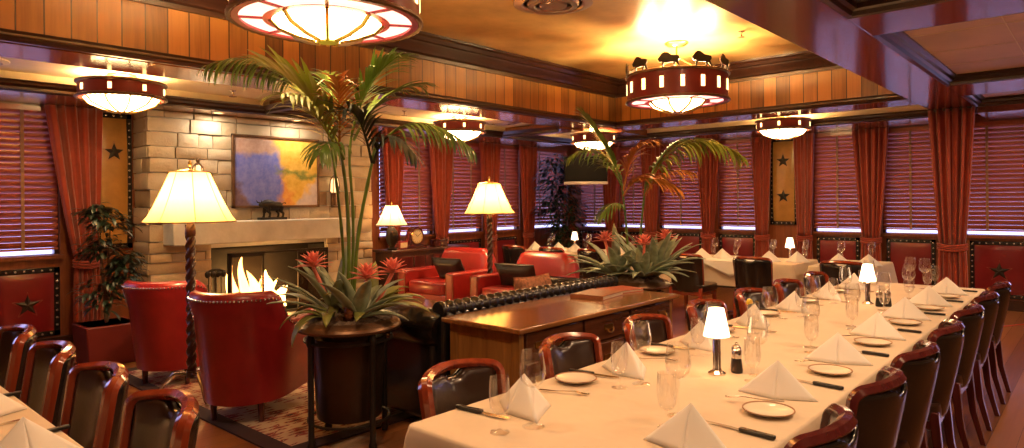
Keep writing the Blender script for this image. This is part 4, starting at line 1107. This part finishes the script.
# ------------------------------------------------------------------ bushy plants
def leafy(loc, label, name, h0, clusters, mat, seed, ll=.10, lw=.035, pot=None, nleaf=90):
    t = thing(name, label, 'plant', loc)
    rnd = random.Random(seed)
    if pot: pot(t)
    b = MB(); fb = MB()
    for (x, y, z, r) in clusters:
        b.tube([(0, 0, h0), (x * .4, y * .4, h0 + (z - h0) * .5), (x, y, z)], [.014, .011, .005], 6)
        for k in range(nleaf):
            a, e = rnd.uniform(0, 2 * pi), rnd.uniform(-.6, 1.2); q = r * rnd.random() ** .5
            p = (x + q * cos(a) * cos(e), y + q * sin(a) * cos(e), z + q * sin(e))
            a2 = a + rnd.uniform(-.6, .6)
            blade(fb, p, (cos(a2), sin(a2), rnd.uniform(-.3, .6)), ll * rnd.uniform(.7, 1.2), lw * rnd.uniform(.7, 1.2), .7, n=4)
    b.build('stems', M['bark'], t)
    f = fb.build('foliage', mat, t, sharp=80); f['kind'] = 'stuff'
    return t
def boxpot(t):
    MB().box((0, 0, .19), (.46, .46, .38), 0, .9).build('pot', M['pot'], t, bevel=.012)
    s = MB().box((0, 0, .365), (.40, .40, .03)).build('soil', M['moss'], t); s['kind'] = 'stuff'
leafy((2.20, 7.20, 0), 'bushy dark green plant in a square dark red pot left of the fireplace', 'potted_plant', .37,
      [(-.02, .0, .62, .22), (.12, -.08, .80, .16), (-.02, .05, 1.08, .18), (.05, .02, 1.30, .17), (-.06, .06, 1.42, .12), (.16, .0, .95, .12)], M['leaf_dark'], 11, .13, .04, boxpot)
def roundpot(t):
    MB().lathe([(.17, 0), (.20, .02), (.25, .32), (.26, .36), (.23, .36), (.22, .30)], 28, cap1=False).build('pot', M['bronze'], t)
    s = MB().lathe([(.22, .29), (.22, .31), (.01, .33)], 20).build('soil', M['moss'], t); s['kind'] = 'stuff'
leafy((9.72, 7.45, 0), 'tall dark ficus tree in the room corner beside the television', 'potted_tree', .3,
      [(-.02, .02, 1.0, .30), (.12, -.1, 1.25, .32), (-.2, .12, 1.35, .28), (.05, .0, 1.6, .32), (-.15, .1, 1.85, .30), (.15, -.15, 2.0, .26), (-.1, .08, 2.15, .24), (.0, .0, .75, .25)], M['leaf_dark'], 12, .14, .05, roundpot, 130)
# ------------------------------------------------------------------ dining chairs
def dining_chair(label, fm='frame'):
    """curved cherry-framed chair, faces local +y"""
    t = thing('dining_chair', label, 'chair')
    def yc(x, z): return -.185 - .085 * (z - .46) / .44 + .085 * (abs(x) / .21) ** 2.2
    def nrm(x, z):
        d = .001; v = Vector((-(yc(x + d, z) - yc(x - d, z)) / (2 * d), 1, -(yc(x, z + d) - yc(x, z - d)) / (2 * d))); return v.normalized()
    pts = [(-.190, .43), (-.196, .55), (-.201, .68), (-.205, .77), (-.206, .805)]
    pts += [(-.206 + .035 * (1 - cos(a)), .805 + .035 * sin(a)) for a in [pi / 2 * k / 5 for k in range(1, 6)]]
    pts += [(-.171 + .342 * k / 16, .84 + .014 * sin(pi * k / 16)) for k in range(1, 16)]
    pts += [(-x, z) for x, z in pts[:10][::-1]]
    P = [(x, yc(x, z), z) for x, z in pts]
    MB().rect(P, [nrm(x, z) for x, z in pts], .036, .052).build('back_frame', M[fm], t, sharp=40)
    sg = lambda q, p: math.copysign(abs(q) ** p, q)
    def pad(name, hw, zb, ztop, off, th, bul, label, mat):
        R = []; nx = 24
        for i in range(nx + 1):
            u = i / nx * 2 - 1; e = max(0, 1 - abs(u) ** 8) ** .5; ring = []; zt = ztop(u)
            for k in range(20):
                a = 2 * pi * k / 20
                zz = (zt + zb) / 2 + (zt - zb) / 2 * sg(sin(a), .35) * (.93 + .07 * e)
                x = u * (hw + .014 * (zz - .475) / .37)
                o = off + sg(cos(a), .5) * (th + bul * (1 - u * u)) * (e + .02)
                n = nrm(x, zz); ring.append((x + n.x * o, yc(x, zz) + n.y * o, zz + n.z * o))
            R.append(ring)
        part_label(MB().rings(R).build(name, mat, t, sharp=70), label)
    slot = lambda u: .832 - .022 * math.exp(-((u * .2) / .055) ** 6)
    pad('backrest', .180, .47, slot, .006, .022, .014, 'black leather back pad', M['brownleather'])
    pad('back_panel', .190, .40, lambda u: slot(u) + .004, -.024, .009, .004, 'black leather outer back', M['blackleather'])
    MB().puff((0, .03, .445), (.46, .46, .10), .28, 28, 12).build('seat', M['brownleather'], t)
    MB().box((0, .02, .385), (.42, .42, .06)).build('seat_frame', M[fm], t, bevel=.008)
    for s in (-1, 1):
        MB().rings([[(s * .19 + a * w, .20 + b * w, z) for a, b in ((-1, -1), (1, -1), (1, 1), (-1, 1))] for z, w in ((0, .013), (.38, .022))]).build('leg', M[fm], t, bevel=.004)
        MB().rings([[(s * .195 + a * w, y + b * w, z) for a, b in ((-1, -1), (1, -1), (1, 1), (-1, 1))] for z, y, w in ((0, -.25, .014), (.2, -.20, .018), (.45, -.175, .022))]).build('leg', M[fm], t, bevel=.004)
    return t
dc = Maker(dining_chair('x')); dcr = Maker(dining_chair('x', 'frame_dark'))  # right row is the same chair, its shade painted into the frame
ORD = ['nearest', 'second-nearest', 'third-nearest', 'fourth-nearest', 'fifth-nearest', 'second-farthest', 'farthest']
CR = [2.06, 2.70, 3.34, 4.02, 4.74, 5.46, 6.2]
NR = [1.88, 2.60, 3.32, 4.06, 4.79, 5.50, 6.20]
NL = [1.80, 2.50, 3.20, 3.92, 4.64, 5.36, 6.08]
FLY = [2.33, 2.96, 3.62, 4.28]
for o, x in zip(ORD, CR): dcr.put((x, .83, 0), radians(random.uniform(-3, 3)), 'black leather dining chair on the right side of the long table, %s of seven' % o, 'chairs on the right of the long table')
for o, x in zip(ORD, NL): dc.put((x + .02, 1.70, 0), pi + radians(random.uniform(-3, 3)), 'cherry-framed black leather chair on the left side of the long table, %s of seven' % o, 'chairs on the left of the long table')
for o, y in zip(ORD[:3] + ['farthest'], FLY): dc.put((.68, y, 0), pi / 2 + radians(random.uniform(-2, 2)), 'cherry-framed black leather chair at the table in the lower left corner, %s of four' % o, 'chairs at the lower left table')
GFC = 'chairs at the far tables'
for y, l in ((6.62, 'leftmost chair of the far-left table, behind the twisted lamp pole'), (5.90, 'middle chair of the far-left table'), (5.22, 'chair of the far-left table behind the far planter'),
             (3.83, 'left of two chairs, backs turned, at the middle far table'), (3.01, 'right of two chairs, backs turned, at the middle far table'), (2.06, 'single chair at the far-right table, behind the long table')):
    dc.put((7.63, y, 0), -pi / 2, 'black leather dining chair, ' + l, GFC)

# ------------------------------------------------------------------ tables and cloths
def table(x0, x1, y0, y1, label):
    cx, cy = (x0 + x1) / 2, (y0 + y1) / 2; w, l = x1 - x0, y1 - y0
    t = thing('dining_table', label, 'table', (cx, cy, 0))
    MB().box((0, 0, .725), (w - .03, l - .03, .036)).build('tabletop', M['deskdark'], t, bevel=.006)
    n = max(1, round(max(w, l) / 1.8)); al = w >= l
    for k in range(n):
        q = ((k + .5) / n - .5) * (w if al else l)
        px, py = (q, 0) if al else (0, q)
        MB().lathe([(.05, .05), (.045, .3), (.06, .6), (.12, .707)], 16, (px, py, 0)).build('pedestal', M['deskdark'], t)
        b = MB()
        for a in (0, pi / 2): b.box((px, py, .03), (.62, .07, .055), a + (0 if al else 0))
        b.build('foot', M['deskdark'], t, bevel=.006)
    return t
def cloth(x0, x1, y0, y1, drop, label, seed=0, z=.748, ncy=None, name='tablecloth'):
    cx, cy = (x0 + x1) / 2, (y0 + y1) / 2; hw, hl = (x1 - x0) / 2, (y1 - y0) / 2
    rnd = random.Random(seed); r = .03; out = []
    step = .035
    def seg(p, q):
        n = max(2, int((Vector(q) - Vector(p)).length / step)); return [(p[0] + (q[0] - p[0]) * k / n, p[1] + (q[1] - p[1]) * k / n) for k in range(n)]
    pts = []; nor = []
    C = [(hw - r, hl - r, 0), (-hw + r, hl - r, pi / 2), (-hw + r, -hl + r, pi), (hw - r, -hl + r, 1.5 * pi)]
    for i, (x, y, a0) in enumerate(C):
        for k in range(9):
            a = a0 + pi / 2 * k / 8; pts.append((x + r * cos(a), y + r * sin(a))); nor.append((cos(a), sin(a)))
        a = a0 + pi / 2; nx = C[(i + 1) % 4]
        p = (x + r * cos(a), y + r * sin(a)); q = (nx[0] + r * cos(a), nx[1] + r * sin(a))
        for s in seg(p, q)[1:]: pts.append(s); nor.append((cos(a), sin(a)))
    n = len(pts); ph = [rnd.uniform(0, 6) for _ in range(4)]
    L0 = 0; arc = []
    for i in range(n):
        arc.append(L0); L0 += (Vector(pts[(i + 1) % n]) - Vector(pts[i])).length
    def corner(p): 
        d = max(0, 1 - (hw - abs(p[0])) / .16) * max(0, 1 - (hl - abs(p[1])) / .16); return min(1, d * 1.0 + 0) if d > 0 else 0
    R = []
    for (ins, zz) in ((.012, 0), (.004, -.002), (0, -.010)):
        R.append([(p[0] - q[0] * min(ins, hw * .6, hl * .6), p[1] - q[1] * min(ins, hw * .6, hl * .6), z + zz) for p, q in zip(pts, nor)])
    m = 10
    for k in range(1, m + 1):
        t = k / m; ring = []
        for i, (p, q) in enumerate(zip(pts, nor)):
            s = arc[i]; wv = (sin(s * 9 + ph[0]) * .5 + sin(s * 21 + ph[1]) * .35 + sin(s * 4 + ph[2]) * .4)
            c = corner(p); o = .004 + (.012 + .014 * wv) * t ** 1.3 + c * .055 * t
            ring.append((p[0] + q[0] * o, p[1] + q[1] * o, z - .010 - (drop - .01) * t * (1 + .22 * c)))
        R.append(ring)
    b = MB().rings(R, True, True, False)
    o = b.build(name, M['cloth'], None, (cx, cy, 0), sharp=70)
    return tag(o, label, 'tablecloth')
table(1.45, 6.74, .76, 1.79, 'long dining table under a white cloth running down the right half of the room')
cloth(1.45, 6.74, .76, 1.79, .243, 'white tablecloth over the long table in the foreground', 1)
table(-.45, .67, 1.3, 4.5, 'dining table in the lower left corner under a white cloth')
cloth(-.45, .67, 1.3, 4.5, .243, 'white tablecloth over the table in the lower left corner', 2)
FT = [((7.92, 8.82, 4.9, 6.95), 'dining table at the far left under a white cloth, below the television', 'white tablecloth on the far-left table below the television'),
      ((7.92, 8.82, 2.72, 4.42), 'middle dining table of the back row, white cloth and small lamp on it', 'white tablecloth on the middle far table with the small lamp'),
      ((7.92, 9.0, 1.92, 2.56), 'small dining table at the right of the back row under a white cloth', 'white tablecloth on the small far-right table')]
for k, (r, l1, l2) in enumerate(FT): table(*r, l1); cloth(*r, .30, l2, 5 + k)
def overlay(cx, cy, x0, hw, label):
    o = MB()
    def f(u, v):
        y = (u - .5) * 2 * hw; d = (hw - abs(y)) * .75
        if v < .5: return (x0 + .45 * (1 - v * 2), y, .7545)
        k = (v - .5) * 2; return (x0 - .012 - .014 * k, y, .7545 - .004 - d * k * .6)
    b = MB().grid(f, 24, 10)
    tag(b.build('overlay_cloth', M['napkin'], None, (0, cy, 0), solid=.002, sharp=60), label, 'cloth')
overlay(8.37, 3.46, 7.905, .42, 'white diamond overlay cloth hanging between the two chairs at the middle far table')

# ------------------------------------------------------------------ tableware
TZ = .749
def napkin_proto():
    A = Vector((0, .01, .132)); L_ = Vector((-.145, -.02, 0)); R_ = Vector((.145, -.02, 0)); Fm = Vector((.0, -.065, 0)); B = Vector((0, .12, 0))
    b = MB()
    def tri(p, q, r, bul):
        n = (q - p).cross(r - p).normalized(); K = 8
        def f(u, v):
            x = p + (q - p) * u * (1 - v) + (r - p) * u * v
            return tuple(x + n * bul * sin(pi * v) * u * (1.2 - u))
        b.grid(f, K, K)
    tri(A, L_, Fm, .012); tri(A, Fm, R_, .012); tri(A, R_, B, -.010); tri(A, B, L_, -.010)
    o = b.build('napkin', M['napkin'], None, solid=.0025, sharp=25); return o
def single(o, name_label_cat): return o
class MeshMaker:
    def __init__(s, o, cat): s.o = o; s.used = False; s.cat = cat
    def put(s, loc, rz, label, group, scale=None):
        o = s.o if not s.used else s.o.copy()
        if s.used: COL.objects.link(o)
        s.used = True; o.location = loc; o.rotation_euler = (0, 0, rz)
        if scale: o.scale = (scale,) * 3
        return tag(o, label, s.cat, group)
nk = MeshMaker(napkin_proto(), 'napkin')
def plate_proto():
    t = thing('bread_plate', 'x', 'plate')
    MB().lathe([(.045, 0), (.05, .003), (.08, .012), (.088, .016), (.087, .018), (.078, .0145), (.05, .007), (.001, .006)], 40).build('dish', M['china'], t)
    part_label(MB().lathe([(.0885, .0165), (.0875, .0195), (.083, .0178), (.083, .0165)], 40, cap0=False, cap1=False).build('rim', M['tape'], t), 'thin tan rim line')
    return t
pl = Maker(plate_proto())
def fork_proto():
    t = thing('fork', 'x', 'fork')
    pr = [(-.10, .007, .004), (-.07, .0065, .004), (-.03, .004, .004), (.02, .003, .008), (.045, .004, .010), (.055, .009, .009), (.07, .011, .006)]
    b = MB().rings([[(-w, y, z), (w, y, z), (w, y, z + .002), (-w, y, z + .002)] for y, w, z in pr]); b.build('handle', M['steel'], t)
    b = MB()
    for x in (-.0085, -.0028, .0028, .0085): b.rings([[(x - w, y, z), (x + w, y, z), (x + w, y, z + .0015), (x - w, y, z + .0015)] for y, w, z in ((.068, .0019, .0062), (.09, .0017, .004), (.105, .0012, .006))])
    b.build('tines', M['steel'], t); return t
fk = Maker(fork_proto())
def knife_proto():
    t = thing('steak_knife', 'x', 'knife')
    MB().rings([[(x, y, z) for x, z in ((-w, .002), (w, .002), (w, .014), (-w, .014))] for y, w in ((-.12, .007), (-.11, .011), (-.06, .010), (-.01, .012), (.0, .008))]).build('handle', M['blackplastic'], t, bevel=.003)
    b = MB()
    for y in (-.09, -.055, -.02): b.lathe([(.003, 0), (.003, .0012)], 8, (0, y, .014))
    b.build('rivets', M['steel'], t)
    MB().rings([[(-.002, y, .006), (w, y, .0045), (w, y, .0055), (-.002, y, .009)] for y, w in ((0, .010), (.04, .014), (.09, .012), (.118, .002))]).build('blade', M['steel'], t); return t
kn = Maker(knife_proto())
def glass_proto(name, cat, foot, stem, bowl):
    t = thing(name, 'x', cat)
    MB().lathe(foot, 28).build('foot', M['glass'], t)
    MB().lathe(stem, 12).build('stem', M['glass'], t)
    MB().lathe(bowl, 28, cap1=False).build('bowl', M['glass'], t); return t
wine = Maker(glass_proto('wine_glass', 'glass', [(.038, 0), (.038, .002), (.012, .005), (.006, .008)], [(.005, .008), (.0042, .05), (.0045, .12), (.009, .132)],
      [(.006, .132), (.024, .138), (.039, .156), (.0445, .178), (.044, .200), (.039, .232), (.0355, .255), (.0345, .255), (.0378, .232), (.0428, .200), (.0432, .178), (.037, .158), (.022, .141), (.002, .137)]))
gob = Maker(glass_proto('water_goblet', 'glass', [(.033, 0), (.033, .002), (.012, .006), (.008, .010)], [(.006, .010), (.005, .035), (.009, .058)],
      [(.008, .058), (.020, .063), (.030, .080), (.034, .105), (.0345, .130), (.0325, .165), (.031, .182), (.030, .182), (.0314, .165), (.0332, .130), (.0326, .105), (.0286, .082), (.018, .066), (.002, .062)]))
GN, GP2 = 'folded napkins', 'bread plates'
for i, (o, x) in enumerate(zip(ORD, NR)):
    w = "at the %s place on the long table's right side" % o
    jit = lambda s=.012: random.uniform(-s, s)
    nk.put((x, .95 + jit(), TZ), -pi / 2 + radians(random.uniform(-4, 12)), 'white pyramid napkin ' + w, GN)
    if i > 0:
        pl.put((x - .24 + jit(), .905 + jit(), TZ), 0, 'small cream bread plate ' + w, GP2)
        fk.put((x - .165 + jit(), .975, TZ + .014), radians(24 + random.uniform(-5, 5)), 'steel fork over the plate edge ' + w, 'forks on the long table')
    kn.put((x + .24 + jit(), .90, TZ), radians(-4 + random.uniform(-5, 5)), 'black-handled steak knife ' + w, 'steak knives on the long table')
    wine.put((x + .235 + jit(), 1.13 + jit(), TZ), 0, 'tall wine glass ' + w, 'wine glasses on the long table')
    gob.put((x + .12 + jit(), 1.10 + jit(), TZ), 0, 'short-stemmed water goblet ' + w, 'water goblets on the long table')
for i, (o, x) in enumerate(zip(ORD, NL)):
    w = "at the %s place on the long table's left side" % o
    nk.put((x + .02, 1.59 + jit(), TZ), -pi / 2 + radians(random.uniform(-32, -18)), 'white pyramid napkin ' + w, GN)
    pl.put((x + .45 + jit(), 1.665 + jit(), TZ), 0, 'small cream bread plate ' + w, GP2)
    fk.put((x + .30 + jit(), 1.60, TZ + .001), pi + radians(20 + random.uniform(-5, 5)), 'steel fork beside the napkin ' + w, 'forks on the long table')
    kn.put((x - .10 + jit(), 1.665, TZ), pi + radians(4 + random.uniform(-5, 5)), 'black-handled steak knife ' + w, 'steak knives on the long table')
    gob.put((x - .20 + jit(), 1.485 + jit(), TZ), 0, 'short-stemmed water goblet ' + w, 'water goblets on the long table')
    wine.put((x - .095 + jit(), 1.44 + jit(), TZ), 0, 'tall wine glass ' + w, 'wine glasses on the long table')
wine.put((6.50, 1.26, TZ), 0, 'tall wine glass standing alone at the far end of the long table', 'wine glasses on the long table')
gob.put((6.62, 1.10, TZ), 0, 'short goblet at the far end of the long table near its corner', 'water goblets on the long table')
for i, y in enumerate((2.42, 3.05, 3.68)):
    w = 'on the lower left table, ' + ['nearest', 'middle', 'farthest'][i]
    nk.put((.51, y - .04, TZ), .12, 'white pyramid napkin ' + w, GN)
    kn.put((.57, y + .2, TZ), pi / 2 + radians(3), 'black-handled steak knife ' + w, 'steak knives on the lower left table')
    fk.put((.50, y - .2, TZ), pi / 2, 'steel fork ' + w, 'forks on the lower left table')
# mini table lamps and shakers
def mini_lamp(label):
    t = thing('table_lamp', label, 'table lamp')
    MB().lathe([(.038, 0), (.038, .006), (.030, .012), (.020, .018), (.017, .03), (.017, .17), (.012, .18), (.010, .20)], 24).build('base', M['chrome'], t)
    part_label(MB().lathe([(.056, .165), (.032, .285), (.010, .288), (.010, .284), (.030, .281), (.0535, .165)], 28, cap0=False, cap1=False).build('lamp_shade', M['minishade'], t), 'glowing frosted glass shade')
    return t
ml = Maker(mini_lamp('x'))
GM = 'small lamps on the dining tables'
ml.put((2.75, 1.27, TZ), 0, 'small chrome table lamp with frosted shade in the middle foreground of the long table', GM)
ml.put((5.27, 1.29, TZ), 0, 'small glowing lamp on the far half of the long table beside two shakers', GM)
ml.put((8.40, 2.92, TZ), 0, 'small lamp with white shade on the middle far table', GM)
ml.put((8.35, 6.15, TZ), 0, 'small lamp with white shade on the far-left table under the television', GM)
def shaker(label):
    t = thing('pepper_mill', label, 'shaker')
    MB().lathe([(.024, 0), (.026, .01), (.022, .045), (.019, .062)], 20).build('body', M['blackplastic'], t)
    MB().lathe([(.0195, .062), (.021, .07), (.021, .095), (.016, .104), (.006, .108), (.007, .116), (.003, .120)], 20).build('grinder_head', M['chrome'], t)
    return t
sk = Maker(shaker('x'))
GS = 'salt and pepper mills'
sk.put((2.83, 1.215, TZ), 0, 'front black and steel mill beside the small lamp in the middle foreground', GS)
sk.put((2.885, 1.24, TZ), 0, 'rear black and steel mill half hidden behind its twin by the foreground lamp', GS)
sk.put((5.20, 1.20, TZ), 0, 'left black and steel mill beside the far lamp of the long table', GS)
sk.put((5.235, 1.155, TZ), 0, 'right black and steel mill beside the far lamp of the long table', GS)
t = thing('lemon_wedge', 'small yellow lemon wedge on the left side of the long table', 'lemon', (4.05, 1.70, TZ + .19))
t.location = (NL[3] - .20, 1.52, TZ + .165)
MB().rings([[(.026 * cos(a), y, .026 * sin(a)) for a in [pi * k / 8 for k in range(9)]] for y in (-.008, .0, .008)]).build('flesh', M['lemon'], t)
MB().rings([[(r * cos(a), y, r * sin(a)) for a in [pi * k / 8 for k in range(9)]] for y, r in ((-.0085, .027), (.0, .029), (.0085, .027))]).build('peel', M['lemon'], t)
# far tables
GW = 'glasses on the far tables'
FN = [((8.2, 3.98), 'on the middle far table, behind the left chair'), ((8.25, 3.72), 'on the middle far table, between the chairs'), ((8.2, 3.10), 'on the middle far table, left of the small lamp'), ((8.3, 2.80), 'on the middle far table, right of the small lamp'),
      ((8.25, 2.32), 'on the far-right table, left of two'), ((8.3, 2.02), 'on the far-right table, right of two'),
      ((8.15, 6.78), 'on the far-left table, first from the left'), ((8.2, 6.35), 'on the far-left table, second from the left'), ((8.15, 6.0), 'on the far-left table, third from the left'), ((8.2, 5.25), 'on the far-left table, at its right end')]
for (x, y), w in FN: nk.put((x, y, TZ), pi / 2 + .2, 'white pyramid napkin ' + w, 'napkins on the far tables', 1.0)
FG = [(8.5, 3.93, 'left of the pair behind the left chair'), (8.45, 3.60, 'in the open middle part of the table'), (8.5, 3.16, 'left of the small lamp'), (8.6, 2.80, 'right of the small lamp')]
for x, y, w in FG:
    wine.put((x, y, TZ), 0, 'wine glass on the middle far table, ' + w, GW)
    gob.put((x - .13, y - .03, TZ), 0, 'water goblet on the middle far table, ' + w, GW)
for x, y, w in ((8.5, 2.36, 'left'), (8.6, 2.06, 'right')):
    wine.put((x, y, TZ), 0, 'wine glass on the far-right table, %s one' % w, GW); gob.put((x - .12, y - .02, TZ), 0, 'water goblet on the far-right table, %s one' % w, GW)
for x, y, w in ((8.4, 6.62, 'left of the small lamp'), (8.45, 5.95, 'right of the small lamp'), (8.4, 5.12, 'behind the far planter')):
    wine.put((x, y, TZ), 0, 'wine glass on the far-left table, ' + w, GW); gob.put((x - .13, y - .03, TZ), 0, 'water goblet on the far-left table, ' + w, GW)
b = MB(); 
b.tube([(9.2 + .5 * sin(k * .5) + .12 * k, .95 - .07 * k + .10 * cos(k * .9), .006) for k in range(14)], .006, 6)  # thin curved line laid on the floor
tag(b.build('cord', M['cordred'], None), 'thin orange-red cord looping over the floor at the right edge', 'cord')

# ------------------------------------------------------------------ light
def point(loc, e, c=(1, .68, .34), r=.08):
    l = bpy.data.lights.new('bulb', 'POINT'); l.energy = e; l.color = c; l.shadow_soft_size = r
    o = bpy.data.objects.new('bulb_light', l); COL.objects.link(o); o.location = loc
def area(loc, e, size, c=(1, .70, .42), rot=(0, 0, 0)):
    c = (1, .62, .33) if size > .15 else c
    l = bpy.data.lights.new('downlight', 'AREA'); l.energy = e; l.color = c; l.shape = 'DISK'; l.size = size  # name shared by the fireplace downlights and the added fill discs
    o = bpy.data.objects.new('downlight', l); COL.objects.link(o); o.location = loc; o.rotation_euler = rot
for px, py in ((2.34, 3.6), (6.95, 3.66)):
    for k in range(4): point((px + .33 * cos(k * pi / 2 + .6), py + .33 * sin(k * pi / 2 + .6), 2.90), PEND_E / 4, (1, .68, .30), .06)
for p in SCONCES: point(p, 11, (1, .76, .50), .04)
for p in ((2.21, 6.75, 2.61), (6.5, 6.76, 2.61), (8.95, 6.2, 2.56), (9.6, 3.42, 2.61)): point(p, DRUM_E, (1, .62, .22), .06)
for p in ((3.45, 7.52, 2.53), (4.45, 7.52, 2.53)): area(p, FIRE_DL, .09, (1, .80, .55))
FILL_POS = ((1.6, -.3, 2.70), (3.6, .3, 2.70), (6.5, .2, 2.70), (9.3, 0, 2.70), (1.2, 2.2, 3.28), (4.7, 1.9, 3.28))  # added fill lights at ceiling height, out of view
b = MB()
for p in FILL_POS:
    area(p, FILL_E, .22)
    b.lathe([(.15, .014), (.15, -.004), (.118, -.008), (.115, .014)], 28, p, False, False)      # rings added round the unseen fill lights
struct(b.build('trim_17', M['brass']))
point((4.2, 7.86, .55), FIRE_E, (1, .45, .12), .15)
w = bpy.data.worlds.new('World'); S.world = w; w.use_nodes = True
bg = w.node_tree.nodes['Background']; bg.inputs[0].default_value = (.50, .50, 1, 1); bg.inputs[1].default_value = WORLD_E
# ------------------------------------------------------------------ camera
cd = bpy.data.cameras.new('camera'); cam = bpy.data.objects.new('camera', cd); COL.objects.link(cam); S.camera = cam
yaw, th = radians(41.7), radians(.51)
Fv = Vector((cos(yaw), sin(yaw), 0)); Rv = Vector((sin(yaw), -cos(yaw), 0)); Zv = Vector((0, 0, 1))
r_ = Rv * cos(th) - Zv * sin(th); u_ = Rv * sin(th) + Zv * cos(th)
m = Matrix((( r_.x, u_.x, -Fv.x, 0), (r_.y, u_.y, -Fv.y, 0), (r_.z, u_.z, -Fv.z, 1.5), (0, 0, 0, 1)))
cam.matrix_world = m
cd.sensor_width = 36; cd.lens = 669 / 1024 * 36; cd.shift_y = -21.7 / 1024; cd.clip_start = .05; cd.clip_end = 100
S.view_settings.view_transform = 'Standard'; S.view_settings.look = 'None'; S.view_settings.gamma = 1; S.view_settings.use_curve_mapping = False
S.view_settings.exposure = EXPO
S.cycles.use_denoising = True
try: S.cycles.denoiser = 'OPENIMAGEDENOISE'
except Exception: pass
S.cycles.max_bounces = 8; S.cycles.transparent_max_bounces = 24; S.cycles.sample_clamp_indirect = 6
